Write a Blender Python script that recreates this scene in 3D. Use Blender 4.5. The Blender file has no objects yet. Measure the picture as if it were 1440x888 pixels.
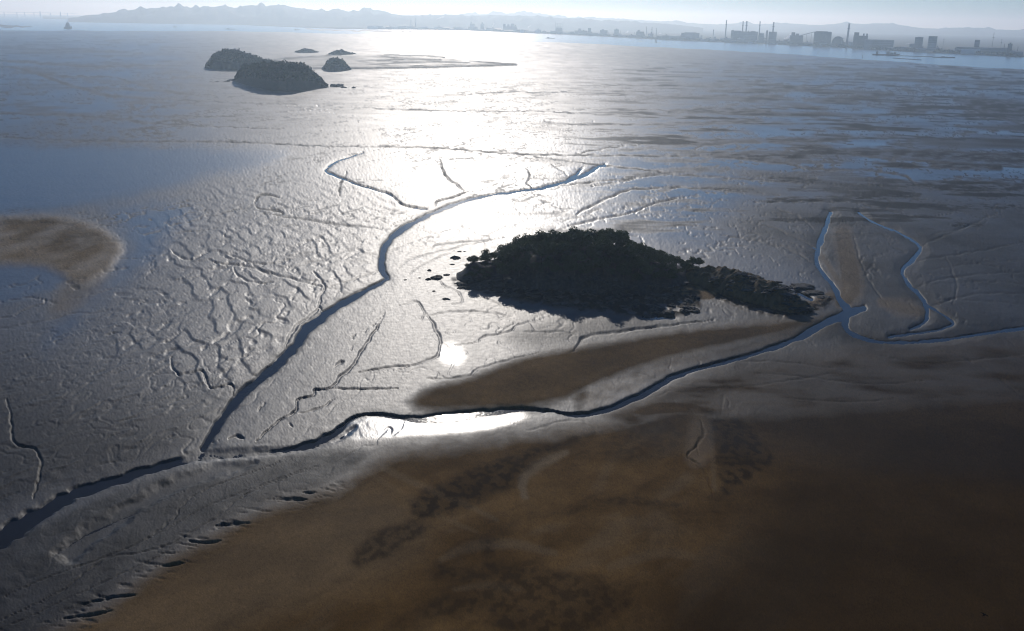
GSTEP = 0.05
MUD_R = 0.56
HAZE_COL = (0.68, 0.86, 1.0); HAZE_D = 6.8e-5; HAZE_G = 0.60
import bpy, bmesh, math, random
import numpy as np
from mathutils import Vector, Matrix

random.seed(7)
RNG = np.random.default_rng(11)
SC = bpy.context.scene
COL = SC.collection

# ------------------------------------------------------------------ camera
H = 140.0                     # height of the aircraft above the flats
FPX = 1400.0                  # focal length in photo pixels (1440 wide)
PITCH = math.atan(417.0 / FPX)
ROLL = math.radians(1.06)
cp, sp_ = math.cos(PITCH), math.sin(PITCH)
Fv = np.array([0, cp, -sp_]); R0 = np.array([1.0, 0, 0]); U0 = np.array([0, sp_, cp])
Rv = R0 * math.cos(ROLL) + U0 * math.sin(ROLL)
Uv = U0 * math.cos(ROLL) - R0 * math.sin(ROLL)
CAM = np.array([0, 0, H])

def ray(x, y):
    d = Fv * FPX + Rv * (x - 720.0) + Uv * (444.0 - y)
    return d / np.linalg.norm(d)

def ground(x, y, z=0.0):
    """where the line of sight through photo pixel (x, y) meets height z"""
    d = ray(x, y)
    return CAM + d * ((z - H) / d[2])

def at_dist(x, y, dist):
    """the point at ground distance dist along the line of sight of a pixel"""
    d = ray(x, y)
    return CAM + d * (dist / math.hypot(d[0], d[1]))

def project(P):
    q = P - CAM
    w = q @ Fv
    w = np.where(w > 1.0, w, 1.0)
    return 720 + FPX * (q @ Rv) / w, 444 - FPX * (q @ Uv) / w

cam = bpy.data.objects.new('camera', bpy.data.cameras.new('camera'))
COL.objects.link(cam)
cam.data.sensor_width = 36.0
cam.data.lens = 36.0 * FPX / 1440.0
cam.data.clip_start = 1.0
cam.data.clip_end = 120000.0
M = Matrix.Identity(4)
for i in range(3):
    M[i][0], M[i][1], M[i][2], M[i][3] = Rv[i], Uv[i], -Fv[i], CAM[i]
cam.matrix_world = M
SC.camera = cam

# ------------------------------------------------------------------ light
sd = -ray(637, 500); sd = np.array([-sd[0], -sd[1], sd[2]])     # mirror of the line of sight: towards the sun
SUN_EL = math.asin(sd[2]); SUN_AZ = math.atan2(sd[0], sd[1])
sun = bpy.data.objects.new('sun', bpy.data.lights.new('sun', 'SUN'))
COL.objects.link(sun)
sun.data.energy = 4.6
sun.data.angle = math.radians(0.53)
sun.data.color = (1.0, 0.95, 0.88)
sun.rotation_euler = Vector((-sd[0], -sd[1], -sd[2])).to_track_quat('-Z', 'Y').to_euler()
w = bpy.data.worlds.new('World'); SC.world = w; w.use_nodes = True
nt = w.node_tree
sky = nt.nodes.new('ShaderNodeTexSky'); sky.sky_type = 'NISHITA'; sky.sun_disc = False
sky.sun_elevation = SUN_EL; sky.sun_rotation = SUN_AZ
sky.altitude = 140; sky.air_density = 1.3; sky.dust_density = 0.1; sky.ozone_density = 8.0
bg = nt.nodes['Background']; bg.inputs['Strength'].default_value = 0.15
wb = nt.nodes.new('ShaderNodeMix'); wb.data_type = 'RGBA'; wb.blend_type = 'MULTIPLY'; wb.inputs[0].default_value = 1.0
wb.inputs[7].default_value = (0.70, 0.97, 1.32, 1)          # the cool white balance of the photograph
nt.links.new(sky.outputs['Color'], wb.inputs[6]); nt.links.new(wb.outputs[2], bg.inputs['Color'])
SC.view_settings.view_transform = 'Standard'; SC.view_settings.look = 'None'
SC.view_settings.gamma = 1.0; SC.view_settings.exposure = EXPOSURE = -1.06
SC.view_settings.use_curve_mapping = False
SC.render.engine = 'CYCLES'
SC.cycles.use_denoising = True; SC.cycles.filter_width = 1.1
SC.cycles.max_bounces = 6; SC.cycles.volume_bounces = 3
SC.cycles.sample_clamp_indirect = 2.0

# ------------------------------------------------------------------ helpers
def tag(o, label=None, cat=None, group=None, kind=None):
    if label: o['label'] = label
    if cat: o['category'] = cat
    if group: o['group'] = group
    if kind: o['kind'] = kind
    return o

def empty(name, loc=(0, 0, 0), rz=0.0):
    o = bpy.data.objects.new(name, None); COL.objects.link(o)
    o.location = loc; o.rotation_euler = (0, 0, rz); o.empty_display_size = 1
    return o

def mesh_obj(name, verts, faces, mat, parent=None, smooth=False):
    me = bpy.data.meshes.new(name)
    me.from_pydata([tuple(map(float, v)) for v in verts], [], [tuple(map(int, f)) for f in faces])
    me.update()
    if mat: me.materials.append(mat)
    if smooth:
        me.shade_smooth()
    o = bpy.data.objects.new(name, me); COL.objects.link(o)
    if parent is not None: o.parent = parent
    return o

def quad_mesh(name, V, Q, mat, parent=None, smooth=True):
    """numpy verts (n,3) + quads (m,4)"""
    me = bpy.data.meshes.new(name)
    me.vertices.add(len(V)); me.vertices.foreach_set('co', np.ascontiguousarray(V, dtype=np.float32).ravel())
    me.loops.add(Q.size); me.loops.foreach_set('vertex_index', np.ascontiguousarray(Q, dtype=np.int32).ravel())
    k = Q.shape[1]
    me.polygons.add(len(Q)); me.polygons.foreach_set('loop_start', np.arange(len(Q), dtype=np.int32) * k)
    me.update(calc_edges=True)
    if smooth: me.shade_smooth()
    if mat: me.materials.append(mat)
    o = bpy.data.objects.new(name, me); COL.objects.link(o)
    if parent is not None: o.parent = parent
    return o

def sm(a, b, t):
    t = np.clip((t - a) / (b - a), 0, 1)
    return t * t * (3 - 2 * t)

_PERM = np.random.default_rng(5).permutation(4096).astype(np.int64)
_ANG = np.random.default_rng(6).uniform(0, 2 * np.pi, 4096)
_GX, _GY = np.cos(_ANG), np.sin(_ANG)

def noise(x, y, seed=0):
    """2D gradient noise, about -0.7..0.7"""
    x = x + seed * 37.31; y = y - seed * 91.7
    xi = np.floor(x).astype(np.int64); yi = np.floor(y).astype(np.int64)
    xf = x - xi; yf = y - yi
    u = xf * xf * xf * (xf * (xf * 6 - 15) + 10); v = yf * yf * yf * (yf * (yf * 6 - 15) + 10)
    def g(ix, iy, dx, dy):
        h = _PERM[(_PERM[ix & 4095] + iy) & 4095]
        return _GX[h] * dx + _GY[h] * dy
    a = g(xi, yi, xf, yf); b = g(xi + 1, yi, xf - 1, yf)
    c = g(xi, yi + 1, xf, yf - 1); d = g(xi + 1, yi + 1, xf - 1, yf - 1)
    return (a + u * (b - a)) * (1 - v) + (c + u * (d - c)) * v

def fbm(x, y, o=4, seed=0, gain=0.5):
    s = 0; a = 1.0
    for i in range(o):
        s = s + a * noise(x * 2 ** i, y * 2 ** i, seed + i)
        a *= gain
    return s

def spline(pts, n=6):
    """Catmull-Rom through rows of any width"""
    P = np.array(pts, float)
    if len(P) < 3: return P
    Q = np.vstack([2 * P[0] - P[1], P, 2 * P[-1] - P[-2]])
    out = []
    for i in range(1, len(Q) - 2):
        for t in np.arange(n) / n:
            a, b, c, d = Q[i - 1], Q[i], Q[i + 1], Q[i + 2]
            out.append(0.5 * (2 * b + (c - a) * t + (2 * a - 5 * b + 4 * c - d) * t * t + (3 * b - a - 3 * c + d) * t ** 3))
    out.append(Q[-2])
    return np.array(out)

# ------------------------------------------------------------------ material helpers
class NT:
    def __init__(s, name):
        s.m = bpy.data.materials.new(name); s.m.use_nodes = True
        s.t = s.m.node_tree; s.n = s.t.nodes; s.l = s.t.links
        s.b = s.n['Principled BSDF']
    def new(s, typ, **kw):
        n = s.n.new(typ)
        for k, v in kw.items(): setattr(n, k, v)
        return n
    def link(s, a, b): s.l.new(a, b)
    def math(s, op, a, b=None, clamp=False):
        n = s.new('ShaderNodeMath', operation=op); n.use_clamp = clamp
        for i, v in enumerate((a, b)):
            if v is None: continue
            if isinstance(v, (int, float)): n.inputs[i].default_value = v
            else: s.link(v, n.inputs[i])
        return n.outputs[0]
    def mix(s, f, a, b):
        n = s.new('ShaderNodeMix', data_type='RGBA')
        for v, k in ((f, 0), (a, 6), (b, 7)):
            if isinstance(v, (int, float)): n.inputs[k].default_value = v
            elif isinstance(v, tuple): n.inputs[k].default_value = (*v, 1)
            else: s.link(v, n.inputs[k])
        return n.outputs[2]
    def fmix(s, f, a, b):
        n = s.new('ShaderNodeMix', data_type='FLOAT')
        for v, k in ((f, 0), (a, 2), (b, 3)):
            if isinstance(v, (int, float)): n.inputs[k].default_value = v
            else: s.link(v, n.inputs[k])
        return n.outputs[0]
    def noise(s, scale, detail=4, rough=0.5, vec=None, dist=0.0):
        n = s.new('ShaderNodeTexNoise'); n.inputs['Scale'].default_value = scale
        n.inputs['Detail'].default_value = detail; n.inputs['Roughness'].default_value = rough
        n.inputs['Distortion'].default_value = dist
        if vec is not None: s.link(vec, n.inputs['Vector'])
        return n.outputs[0]
    def pos(s):
        return s.new('ShaderNodeNewGeometry').outputs['Position']
    def ramp(s, v, a, b):
        n = s.new('ShaderNodeMapRange'); n.interpolation_type = 'SMOOTHSTEP'
        s.link(v, n.inputs[0]); n.inputs[1].default_value = a; n.inputs[2].default_value = b
        return n.outputs[0]
    def bump(s, h, strength, dist, nrm=None):
        n = s.new('ShaderNodeBump'); n.inputs['Distance'].default_value = dist
        if isinstance(strength, (int, float)): n.inputs['Strength'].default_value = strength
        else: s.link(strength, n.inputs['Strength'])
        s.link(h, n.inputs['Height'])
        if nrm is not None: s.link(nrm, n.inputs['Normal'])
        return n.outputs[0]
# ------------------------------------------------------------------ the tidal flat: one polar sheet of ground
dep = np.concatenate([np.arange(0.20, 34.8, GSTEP), np.linspace(35.2, 60, 40), np.linspace(62, 89.5, 14)])
azc = np.arange(-31.6, 31.6, GSTEP)
azs = np.concatenate([np.linspace(-180, -60, 40)[:-1], np.linspace(-60, -31.7, 60)[:-1], azc, np.linspace(31.7, 60, 60), np.linspace(60, 180, 40)[1:-1]])
DD, AA = np.meshgrid(np.radians(dep), np.radians(azs), indexing='ij')
RR = H / np.tan(DD)
GX_, GY_ = RR * np.sin(AA), RR * np.cos(AA)
shp = GX_.shape
X = GX_.ravel(); Y = GY_.ravel()
PX, PY = project(np.stack([X, Y, np.zeros_like(X)], 1))
PX[Y < 5] = 1e5; PY[Y < 5] = 1e5
inner = (PX > -400) & (PX < 1900) & (PY < 1300)
DIST = RR.ravel()
STEP = np.abs(np.gradient(RR, axis=0)).ravel()                 # how far apart the rows are here
fine = lambda lam: np.clip(1.6 - STEP * 3.2 / lam, 0, 1)        # fades relief that the sheet is too coarse for

# a small wobble so that traced outlines get natural edges
WX = 2.2 * fbm(PX / 16, PY / 9, 3, 3); WY = 1.5 * fbm(PX / 16, PY / 9, 3, 9)
WX2 = 9 * fbm(PX / 45, PY / 24, 4, 13); WY2 = 5 * fbm(PX / 45, PY / 24, 4, 19)

def seg_dist(pts, pad, warp=1.0):
    """distance (in photo pixels) to a traced line and the interpolated width; only near the line"""
    P = np.array(pts, float)
    x0, x1 = P[:, 0].min() - pad, P[:, 0].max() + pad
    y0, y1 = P[:, 1].min() - pad, P[:, 1].max() + pad
    idx = np.nonzero((PX > x0) & (PX < x1) & (PY > y0) & (PY < y1))[0]
    qx = PX[idx] + warp * WX[idx]; qy = PY[idx] + warp * WY[idx]
    best = np.full(len(idx), 1e9); wid = np.zeros(len(idx)); side = np.zeros(len(idx))
    for (a, b) in zip(P[:-1], P[1:]):
        sel = np.nonzero((qx > min(a[0], b[0]) - pad) & (qx < max(a[0], b[0]) + pad) & (qy > min(a[1], b[1]) - pad) & (qy < max(a[1], b[1]) + pad))[0]
        if len(sel) == 0: continue
        dx, dy = b[0] - a[0], b[1] - a[1]; L = dx * dx + dy * dy + 1e-9
        t = np.clip(((qx[sel] - a[0]) * dx + (qy[sel] - a[1]) * dy) / L, 0, 1)
        ex = qx[sel] - a[0] - t * dx; ey = qy[sel] - a[1] - t * dy
        d = np.sqrt(ex * ex + ey * ey)
        m = d < best[sel]
        s2 = sel[m]
        best[s2] = d[m]
        wid[s2] = a[2] + (b[2] - a[2]) * t[m]
    return idx, best, wid

def poly_mask(pts, soft, warp=1, n=4):
    """0..1 inside a traced outline with a soft edge of soft pixels"""
    P = spline([*pts, pts[0]], n)[:, :2]
    pad = soft * 2 + 20
    out = np.zeros(len(PX))
    idx = np.nonzero((PX > P[:, 0].min() - pad) & (PX < P[:, 0].max() + pad) & (PY > P[:, 1].min() - pad) & (PY < P[:, 1].max() + pad))[0]
    wx, wy = (WX, WY) if warp == 1 else (WX2, WY2)
    qx = PX[idx] + wx[idx]; qy = PY[idx] + wy[idx]
    inside = np.zeros(len(idx), bool); d2 = np.full(len(idx), 1e12)
    for a, b in zip(P[:-1], P[1:]):
        dx, dy = b - a
        if abs(dy) > 1e-9:
            c = ((a[1] > qy) != (b[1] > qy)) & (qx < dx * (qy - a[1]) / dy + a[0])
            inside ^= c
        t = np.clip(((qx - a[0]) * dx + (qy - a[1]) * dy) / (dx * dx + dy * dy + 1e-9), 0, 1)
        d2 = np.minimum(d2, (qx - a[0] - t * dx) ** 2 + (qy - a[1] - t * dy) ** 2)
    s = np.sqrt(d2) * np.where(inside, 1, -1)
    out[idx] = sm(-soft, soft, s)
    return out

Z = np.zeros(len(X)); N_ = len(X)
sand = np.zeros(N_); dark = np.zeros(N_); tan = np.zeros(N_); film = np.zeros(N_); bank = np.zeros(N_); rip = np.zeros(N_); dry = np.zeros(N_)  # bank: darker mud, mainly the painted shade of channel walls

# --- broad relief
Z += 0.25 * fbm(X / 140, Y / 300, 3, 1)
# --- sand bodies
fore = [(40, 905), (150, 850), (220, 795), (300, 748), (370, 712), (440, 690), (480, 678), (515, 650), (560, 632), (640, 622), (720, 609), (800, 599), (870, 585), (930, 568), (965, 562),
        (1010, 574), (1080, 560), (1200, 545), (1440, 530), (1750, 530), (1750, 1250), (-300, 1250)]
m_fore = poly_mask(fore, 24, 2); m_fore = m_fore * (.6 + .4 * poly_mask([(p[0] + 12, p[1] + 34) for p in fore], 34, 2)); m_fore = np.clip(m_fore + .25 * m_fore * (1 - m_fore) * fbm(X / 6, Y / 9, 3, 29), 0, 1)
sand = np.maximum(sand, m_fore)
slope = [(575, 566), (600, 547), (660, 531), (720, 508), (780, 494), (850, 482), (930, 468), (1000, 460), (1080, 452), (1150, 445), (1160, 450), (1090, 470), (1010, 487), (940, 503), (870, 525), (800, 556), (740, 571), (660, 573), (600, 575)]
m_slope = .45 * poly_mask(slope, 9) + .55 * poly_mask([(p[0] + 10, p[1] + 3) for p in slope], 18); m_slope = np.clip(m_slope * (1 + .35 * (1 - m_slope) * fbm(X / 5, Y / 8, 3, 27)), 0, 1)
sand = np.maximum(sand, .86 * m_slope)
m_ss = poly_mask([(800, 560), (870, 527), (940, 505), (1010, 489), (1090, 472), (1150, 450), (1168, 456), (1110, 480), (1010, 503), (940, 525), (880, 555), (820, 577)], 11, 2)
sand = np.maximum(sand, .62 * m_ss * (.8 + .5 * fbm(X / 14, Y / 12, 3, 281)))
m_rs = poly_mask([(850, 585), (900, 562), (960, 535), (1060, 512), (1200, 492), (1440, 476), (1750, 470), (1750, 680), (1000, 640)], 22, 2)
sand = np.maximum(sand, .8 * m_rs * (.85 + .4 * fbm(X / 30, Y / 14, 3, 263)))
lbank = [(-90, 309), (30, 305), (90, 308), (130, 318), (160, 335), (170, 350), (160, 368), (145, 385), (120, 400), (100, 396), (70, 379), (30, 372), (-90, 370)]
m_lb = poly_mask(lbank, 9); m_lb = np.clip(m_lb * (1 + .5 * (1 - m_lb) * fbm(X / 7, Y / 14, 4, 275)), 0, 1)
sand = np.maximum(sand, (.60 + .3 * fbm(X / 20, Y / 40, 3, 273)) * m_lb)
tongue = [(95, 392), (140, 385), (150, 400), (130, 425), (100, 442), (72, 440), (80, 415)]
m_tg = poly_mask(tongue, 14)
sand = np.maximum(sand, 0.3 * m_tg)
beach = [(955, 408), (985, 399), (1012, 411), (1003, 419), (968, 421)]
m_be = poly_mask(beach, 3); sand = np.maximum(sand, m_be); tan = np.maximum(tan, 0.8 * m_be)
# inner bank crest and the tan streaks of coarse sand
for pts, s_, amt in [([(738, 700, 6), (734, 683, 8), (742, 668, 9), (765, 652, 9), (795, 638, 6)], 1.0, 0.8),
                     ([(1185, 330, 14), (1195, 380, 18), (1195, 410, 18), (1180, 425, 8)], 1.0, 0.7), ([(1155, 360, 5), (1180, 395, 5), (1195, 415, 4)], 1, .5),
                     ([(1240, 425, 8), (1270, 432, 14), (1300, 438, 10)], 1.0, .5), ([(1125, 435, 8), (1150, 425, 9), (1170, 415, 8)], 1.0, .6),
                     
                     ([(520, 668, 5), (555, 690, 6), (590, 710, 5)], 1, .25), ([(590, 600, 3), (640, 640, 3)], 1, .0), ([(450, 740, 3), (462, 760, 4), (465, 785, 3)], 1, .3),
                     ([(1000, 610, 5), (1002, 640, 5), (1004, 690, 4)], 1, .35), ([(840, 690, 10), (870, 640, 8), (930, 600, 8)], 1, .2), ([(540, 660, 5), (600, 690, 6), (660, 715, 5), (700, 735, 3)], 1, .35), ([(560, 700, 4), (620, 730, 5), (670, 750, 3)], 1, .3), ([(620, 790, 5), (660, 772, 8), (720, 768, 8), (780, 780, 5)], 1, .4), ([(640, 832, 4), (690, 826, 6), (730, 832, 4)], 1, .4), ([(860, 800, 8), (930, 780, 9), (990, 790, 6)], 1, .3), ([(150, 860, 4), (230, 815, 6), (330, 780, 6), (420, 745, 4)], 1, .35), ([(300, 860, 6), (400, 810, 8), (470, 790, 5)], 1, .3)]:
    P = spline(pts)
    i, d, wd = seg_dist(P, 40)
    tan[i] = np.maximum(tan[i], amt * (1 - sm(0.3, 1.4, d / np.maximum(wd, .1))))
sand = np.maximum(sand, np.minimum(1, tan * 1.2))
# dark organic-rich patches
for pts, soft, amt in [([(575, 705), (640, 672), (720, 640), (790, 620), (830, 606), (862, 604), (800, 628), (745, 660), (722, 685), (640, 722), (590, 735)], 9, .8),
                       ([(490, 795), (525, 752), (580, 735), (602, 748), (560, 778), (510, 803)], 10, .65),
                       ([(610, 790), (670, 802), (690, 788), (760, 800), (820, 815), (850, 822), (890, 855), (800, 900), (690, 880), (690, 862), (640, 872), (590, 870), (620, 838), (660, 838), (640, 822), (608, 818)], 9, .62),
                       ([(666, 758), (690, 752), (700, 782), (684, 790), (676, 772)], 5, .6),
                       ([(880, 860), (960, 850), (1100, 880), (1000, 940), (820, 930)], 22, .45),
                       ([(985, 575), (1040, 585), (1070, 620), (1090, 655), (1040, 690), (1020, 705), (1005, 660), (1000, 610)], 9, .8),
                       ([(860, 592), (930, 585), (960, 600), (965, 630), (900, 650), (845, 640)], 12, .45),
                       ([(832, 704), (880, 700), (935, 706), (950, 718), (880, 716), (835, 712)], 5, .5),
                       ([(880, 725), (960, 715), (1010, 740), (990, 790), (900, 780)], 22, .3),
                       ([(850, 478), (930, 466), (1010, 459), (1080, 455), (1060, 475), (960, 494), (880, 512), (800, 545), (740, 555), (700, 545), (780, 510)], 8, .35),
                       ([(20, 322), (70, 318), (120, 322), (140, 332), (125, 350), (80, 362), (60, 350), (30, 345)], 9, .3), ([(90, 350), (130, 343), (110, 358)], 5, .4),
                       ([(-80, 306), (30, 304), (95, 309), (60, 316), (-80, 318)], 4, .5)]:
    m = poly_mask(pts, soft, 2)
    m = m * (0.6 + 0.4 * sm(-.2, .25, fbm(X / 3.2, Y / 4.5, 4, 31)))
    dark = np.maximum(dark, min(1, amt * 1.2) * m)
tan = np.maximum(tan, .45 * poly_mask([(200, 830), (300, 765), (420, 712), (520, 690), (600, 740), (560, 800), (420, 860), (250, 930), (100, 960), (120, 880)], 40, 2))
tan = np.maximum(tan, .9 * m_lb); tan = np.maximum(tan, .16 * m_slope)
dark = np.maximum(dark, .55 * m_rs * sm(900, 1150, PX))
dark = np.maximum(dark, .80 * poly_mask([(1080, 640), (1250, 580), (1500, 560), (1700, 600), (1700, 1200), (800, 1200), (900, 900), (980, 800)], 90, 2))  # vignette-like darkening of the lower right, painted into the sand colour
band = fbm((X * .6 + Y * .8) / 60 + .6 * fbm(X / 50, Y / 50, 2, 243), (X * .8 - Y * .6) / 16, 4, 241, .55)
tan = np.maximum(tan, .30 * m_fore * sm(.05, .55, band) * (1 - sm(1000, 1250, PX)))
dark = np.maximum(dark, .45 * m_fore * sm(.10, .55, -band) * (.6 + .4 * sm(-.2, .3, fbm(X / 4, Y / 5, 3, 247))))
# --- height of the sand bodies
Z += 0.9 * m_fore * sm(0, 60, 40 * m_fore) + 0.35 * m_fore * fbm(X / 45, Y / 60, 3, 44)
Z += .45 * m_slope + 0.8 * m_lb * (1 - .6 * poly_mask([(60, 340), (110, 332), (135, 345), (100, 358), (70, 355)], 10))
# --- wet films that mirror the sky
pool = [(-90, 198), (150, 203), (300, 205), (400, 212), (385, 235), (300, 247), (250, 262), (150, 285), (60, 296), (0, 303), (-90, 305)]
m_pool = poly_mask(pool, 13, 2)
film = np.maximum(film, .52 * m_pool)
film = np.maximum(film, .42 * poly_mask([(-90, 374), (40, 373), (97, 386), (60, 412), (0, 428), (-90, 432)], 9, 2))
film = np.maximum(film, .6 * poly_mask([(150, 292), (230, 285), (270, 300), (240, 330), (215, 365), (150, 410), (90, 470), (60, 490), (120, 420), (165, 380), (180, 340)], 26, 2))
film = np.maximum(film, .55 * poly_mask([(975, 578), (1000, 595), (1000, 640), (985, 660), (965, 650), (970, 610)], 8) * .3)
film = np.maximum(film, .45 * poly_mask([(830, 545), (900, 525), (980, 508), (1060, 495), (1000, 518), (930, 545), (870, 566), (820, 576)], 7))
film = np.maximum(film, .8 * poly_mask([(626, 490), (636, 487), (647, 494), (649, 504), (639, 510), (627, 507), (622, 498)], 13, 1))
film = np.maximum(film, .75 * poly_mask([(470, 600), (520, 588), (620, 590), (720, 580), (740, 588), (680, 605), (580, 612), (500, 618)], 6))

offax = sm(230, 480, np.abs(PX - 640 - 20))
dry = np.maximum(dry, .46 * (1 - sm(110, 250, PY)) * (1 - .7 * offax) * (.8 + .6 * fbm(X / 60, Y / 40, 3, 261)))
film = np.maximum(film, (.10 + .58 * offax) * (1 - sm(110, 300, PY)) * np.clip(.85 + .5 * fbm(X / 220, Y / 500, 3, 41), 0, 1))
# --- eroded mud: curving scarps and pits
def terr(v, k, hard=0.25):
    f = np.floor(v * k); r = v * k - f
    return (f + sm(1 - hard, 1, r)) / k
zone = poly_mask([(215, 330), (260, 280), (340, 245), (450, 240), (560, 270), (580, 300), (540, 330), (530, 385), (470, 430), (400, 480), (330, 560), (230, 520), (150, 470), (190, 400)], 22, 2)
zone_lo = poly_mask([(0, 470), (120, 440), (230, 400), (330, 480), (400, 500), (300, 600), (200, 655), (60, 695), (-90, 740), (-90, 480)], 26, 2)
wx = 5 * fbm(X / 20, Y / 40, 2, 51); wy = 14 * fbm(X / 20, Y / 40, 2, 57)
ca, sa = math.cos(math.radians(28)), math.sin(math.radians(28))
u1 = (X + wx) * ca - (Y + wy) * sa * .45; v1 = (X + wx) * sa * .6 + (Y + wy) * ca
n1 = fbm(u1 / 15, v1 / 38, 3, 61, .30)
def scarp(v, edge=.86):
    f = v - np.floor(v)
    return f - sm(edge, 1.0, f)
vz = -(Y / 25 + X / 15.5) + 1.0 * fbm(X / 24, Y / 62, 3, 61, .45)
brk = sm(-.25, .25, fbm(X / 20, Y / 60, 2, 63))
Z += zone * .46 * scarp(vz) * (.25 + .75 * brk) * fine(16)
vz2 = Y / 55 - X / 30 + 1.5 * fbm(X / 18, Y / 45, 3, 67, .45)
Z += zone * .26 * scarp(vz2) * (1 - .7 * brk) * fine(14)
pit = sm(.30, .48, fbm(u1 / 5.5, v1 / 13, 2, 71))
Z -= zone * .38 * pit * fine(10)
u2 = X * .82 - Y * .57; v2 = X * .57 + Y * .82
n2 = fbm((u2 + wx * .4) / 5, (v2 + wy * .4) / 30, 3, 81, .45)
vl = -Y / 12.5 + X / 8.5 + 1.35 * fbm(X / 11, Y / 24, 3, 81, .5)
brl = sm(-.05, .40, fbm((X * .8 - Y * .5) / 7, (X * .5 + Y * .8) / 22, 3, 85))
Z += zone_lo * .34 * scarp(vl, .8) * (.12 + .88 * brl) * fine(7)
Z -= zone_lo * .22 * sm(.3, .5, fbm(u2 / 3.4, v2 / 12, 2, 88)) * fine(8)
mudfore = poly_mask([(-90, 790), (60, 735), (160, 690), (260, 660), (360, 645), (470, 630), (520, 640), (470, 678), (380, 708), (290, 750), (200, 805), (120, 860), (40, 905), (-90, 960)], 10, 1)
Z += mudfore * .02 * terr(fbm((X + Y * .4) / 3, (Y - X) / 11, 3, 91), 3, .35)
# plain flats: faint low mounds everywhere else
plain = (1 - zone) * (1 - zone_lo) * (1 - m_fore) * (1 - .9 * m_pool)
Z += plain * .13 * terr(fbm(X / 16, Y / 34, 3, 95), 2.2, .3) * fine(28)
Z += .04 * plain * fbm(X / 5, Y / 8, 2, 97) * fine(10)
# a web of fine branching runnels over the open mud
wv = fbm(X / 26, Y / 40, 3, 181)
for sc_, dpt, sd_ in ((70, .34, 183), (34, .22, 187), (150, .40, 189)):
    nn = fbm(X / sc_ + .5 * wv, Y / (sc_ * 2.1) + .5 * wv, 3, sd_, .45)
    mk = sm(-.1, .2, noise(X / (sc_ * 2.5), Y / (sc_ * 4), sd_ + 1)) * (1 - .8 * sm(640, 700, PY))
    ln = (1 - sm(.006, .030 + .02 * np.clip(STEP / 6, 0, 1.5), np.abs(nn))) * mk * (1 - m_fore) * (1 - m_pool) * (1 - m_slope) * (1 - .65 * zone_lo)
    Z -= dpt * ln * np.clip(1.3 - STEP / 8, 0, 1)
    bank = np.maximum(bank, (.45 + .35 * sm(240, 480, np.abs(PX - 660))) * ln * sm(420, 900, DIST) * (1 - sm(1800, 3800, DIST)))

# --- the traced tidal channels: x, y, width (photo pixels)
WATER_Z = -0.9
creeks = [
    [(852, 231, 3), (838, 236, 6), (822, 246, 9), (800, 253, 7), (770, 262, 7), (740, 267, 5), (700, 272, 5), (660, 280, 6), (625, 292, 8), (590, 308, 10), (560, 325, 12), (543, 343, 14), (537, 362, 14), (538, 380, 12), (546, 391, 8)],
    [(820, 235, 2), (812, 243, 4), (795, 256, 5)],
    [(546, 391, 6), (525, 402, 9), (500, 415, 13), (470, 432, 17), (445, 450, 20), (425, 468, 22), (415, 485, 22), (395, 505, 20), (370, 528, 20), (350, 545, 20), (330, 565, 19), (310, 590, 18), (296, 612, 16), (285, 630, 12)],
    [(1215, 432, 14), (1190, 440, 20), (1160, 453, 17), (1130, 470, 13), (1100, 483, 11), (1060, 497, 9), (1020, 508, 9), (980, 518, 9), (950, 528, 11), (925, 542, 12), (890, 560, 13), (860, 573, 11), (830, 581, 10), (800, 582, 6), (770, 577, 5),
     (735, 575, 8), (700, 578, 12), (660, 582, 18), (620, 586, 18), (580, 588, 12), (540, 583, 6), (515, 582, 5), (495, 588, 6), (478, 602, 12), (460, 614, 14), (430, 625, 12), (390, 633, 7), (340, 637, 6), (290, 640, 11), (250, 648, 16),
     (200, 662, 19), (150, 678, 22), (100, 695, 26), (50, 725, 34), (0, 755, 42), (-60, 795, 56), (-140, 850, 70)],
    [(1168, 299, 7), (1160, 320, 11), (1153, 340, 12), (1149, 365, 9), (1158, 385, 9), (1172, 400, 10), (1180, 418, 13), (1192, 434, 15)],
    [(1208, 298, 4), (1225, 310, 3.5), (1255, 322, 4), (1280, 335, 6), (1294, 348, 8), (1285, 362, 9), (1270, 378, 9), (1275, 395, 8), (1292, 412, 9), (1303, 430, 9), (1302, 450, 6), (1280, 462, 3)],
    [(1192, 440, 12), (1190, 460, 13), (1220, 476, 9), (1270, 480, 6), (1330, 476, 6), (1380, 468, 6), (1440, 460, 8), (1560, 448, 10)],
    [(1168, 299, 3), (1165, 308, 4)],
    [(510, 215, 2), (480, 224, 3), (458, 238, 6), (470, 246, 4), (500, 258, 3), (530, 267, 3), (552, 275, 3), (566, 288, 3), (600, 294, 3)],
    [(905, 445, 8), (930, 445, 10), (948, 446, 6)], [(1120, 410, 7), (1132, 414, 9), (1142, 420, 7)],
    [(905, 445, 8), (946, 446, 5)],
    [(1300, 425, 4), (1325, 440, 4), (1340, 452, 4), (1320, 462, 4), (1250, 472, 4)],
]
for ci, c in enumerate(creeks):
    P = spline(c)
    i, d, wd = seg_dist(P, 70, .8)
    t = d / (np.maximum(wd, .5) * .285 * (1 + .6 * noise(PX[i] / 22, PY[i] / 12, 193)))
    cut = 1 - sm(.65, 1.45, t)
    Z[i] = np.minimum(Z[i], Z[i] * (1 - cut) + (WATER_Z - .55 + .75 * fbm(X[i] / 9, Y[i] / 16, 3, 265)) * cut)
    near = (1 - sm(1.0, 2.6, t)) * (1 - cut)
    sh = (1 - sm(1.0, 7.0, t)) * (.9 if ci in (4, 5, 6, 12) else .3) * (1 - cut)
    Z[i] = np.minimum(Z[i], Z[i] * (1 - sh) + (WATER_Z + .22) * sh)
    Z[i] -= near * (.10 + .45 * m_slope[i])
    bank[i] = np.maximum(bank[i], .22 * near + .2 * cut)
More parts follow.
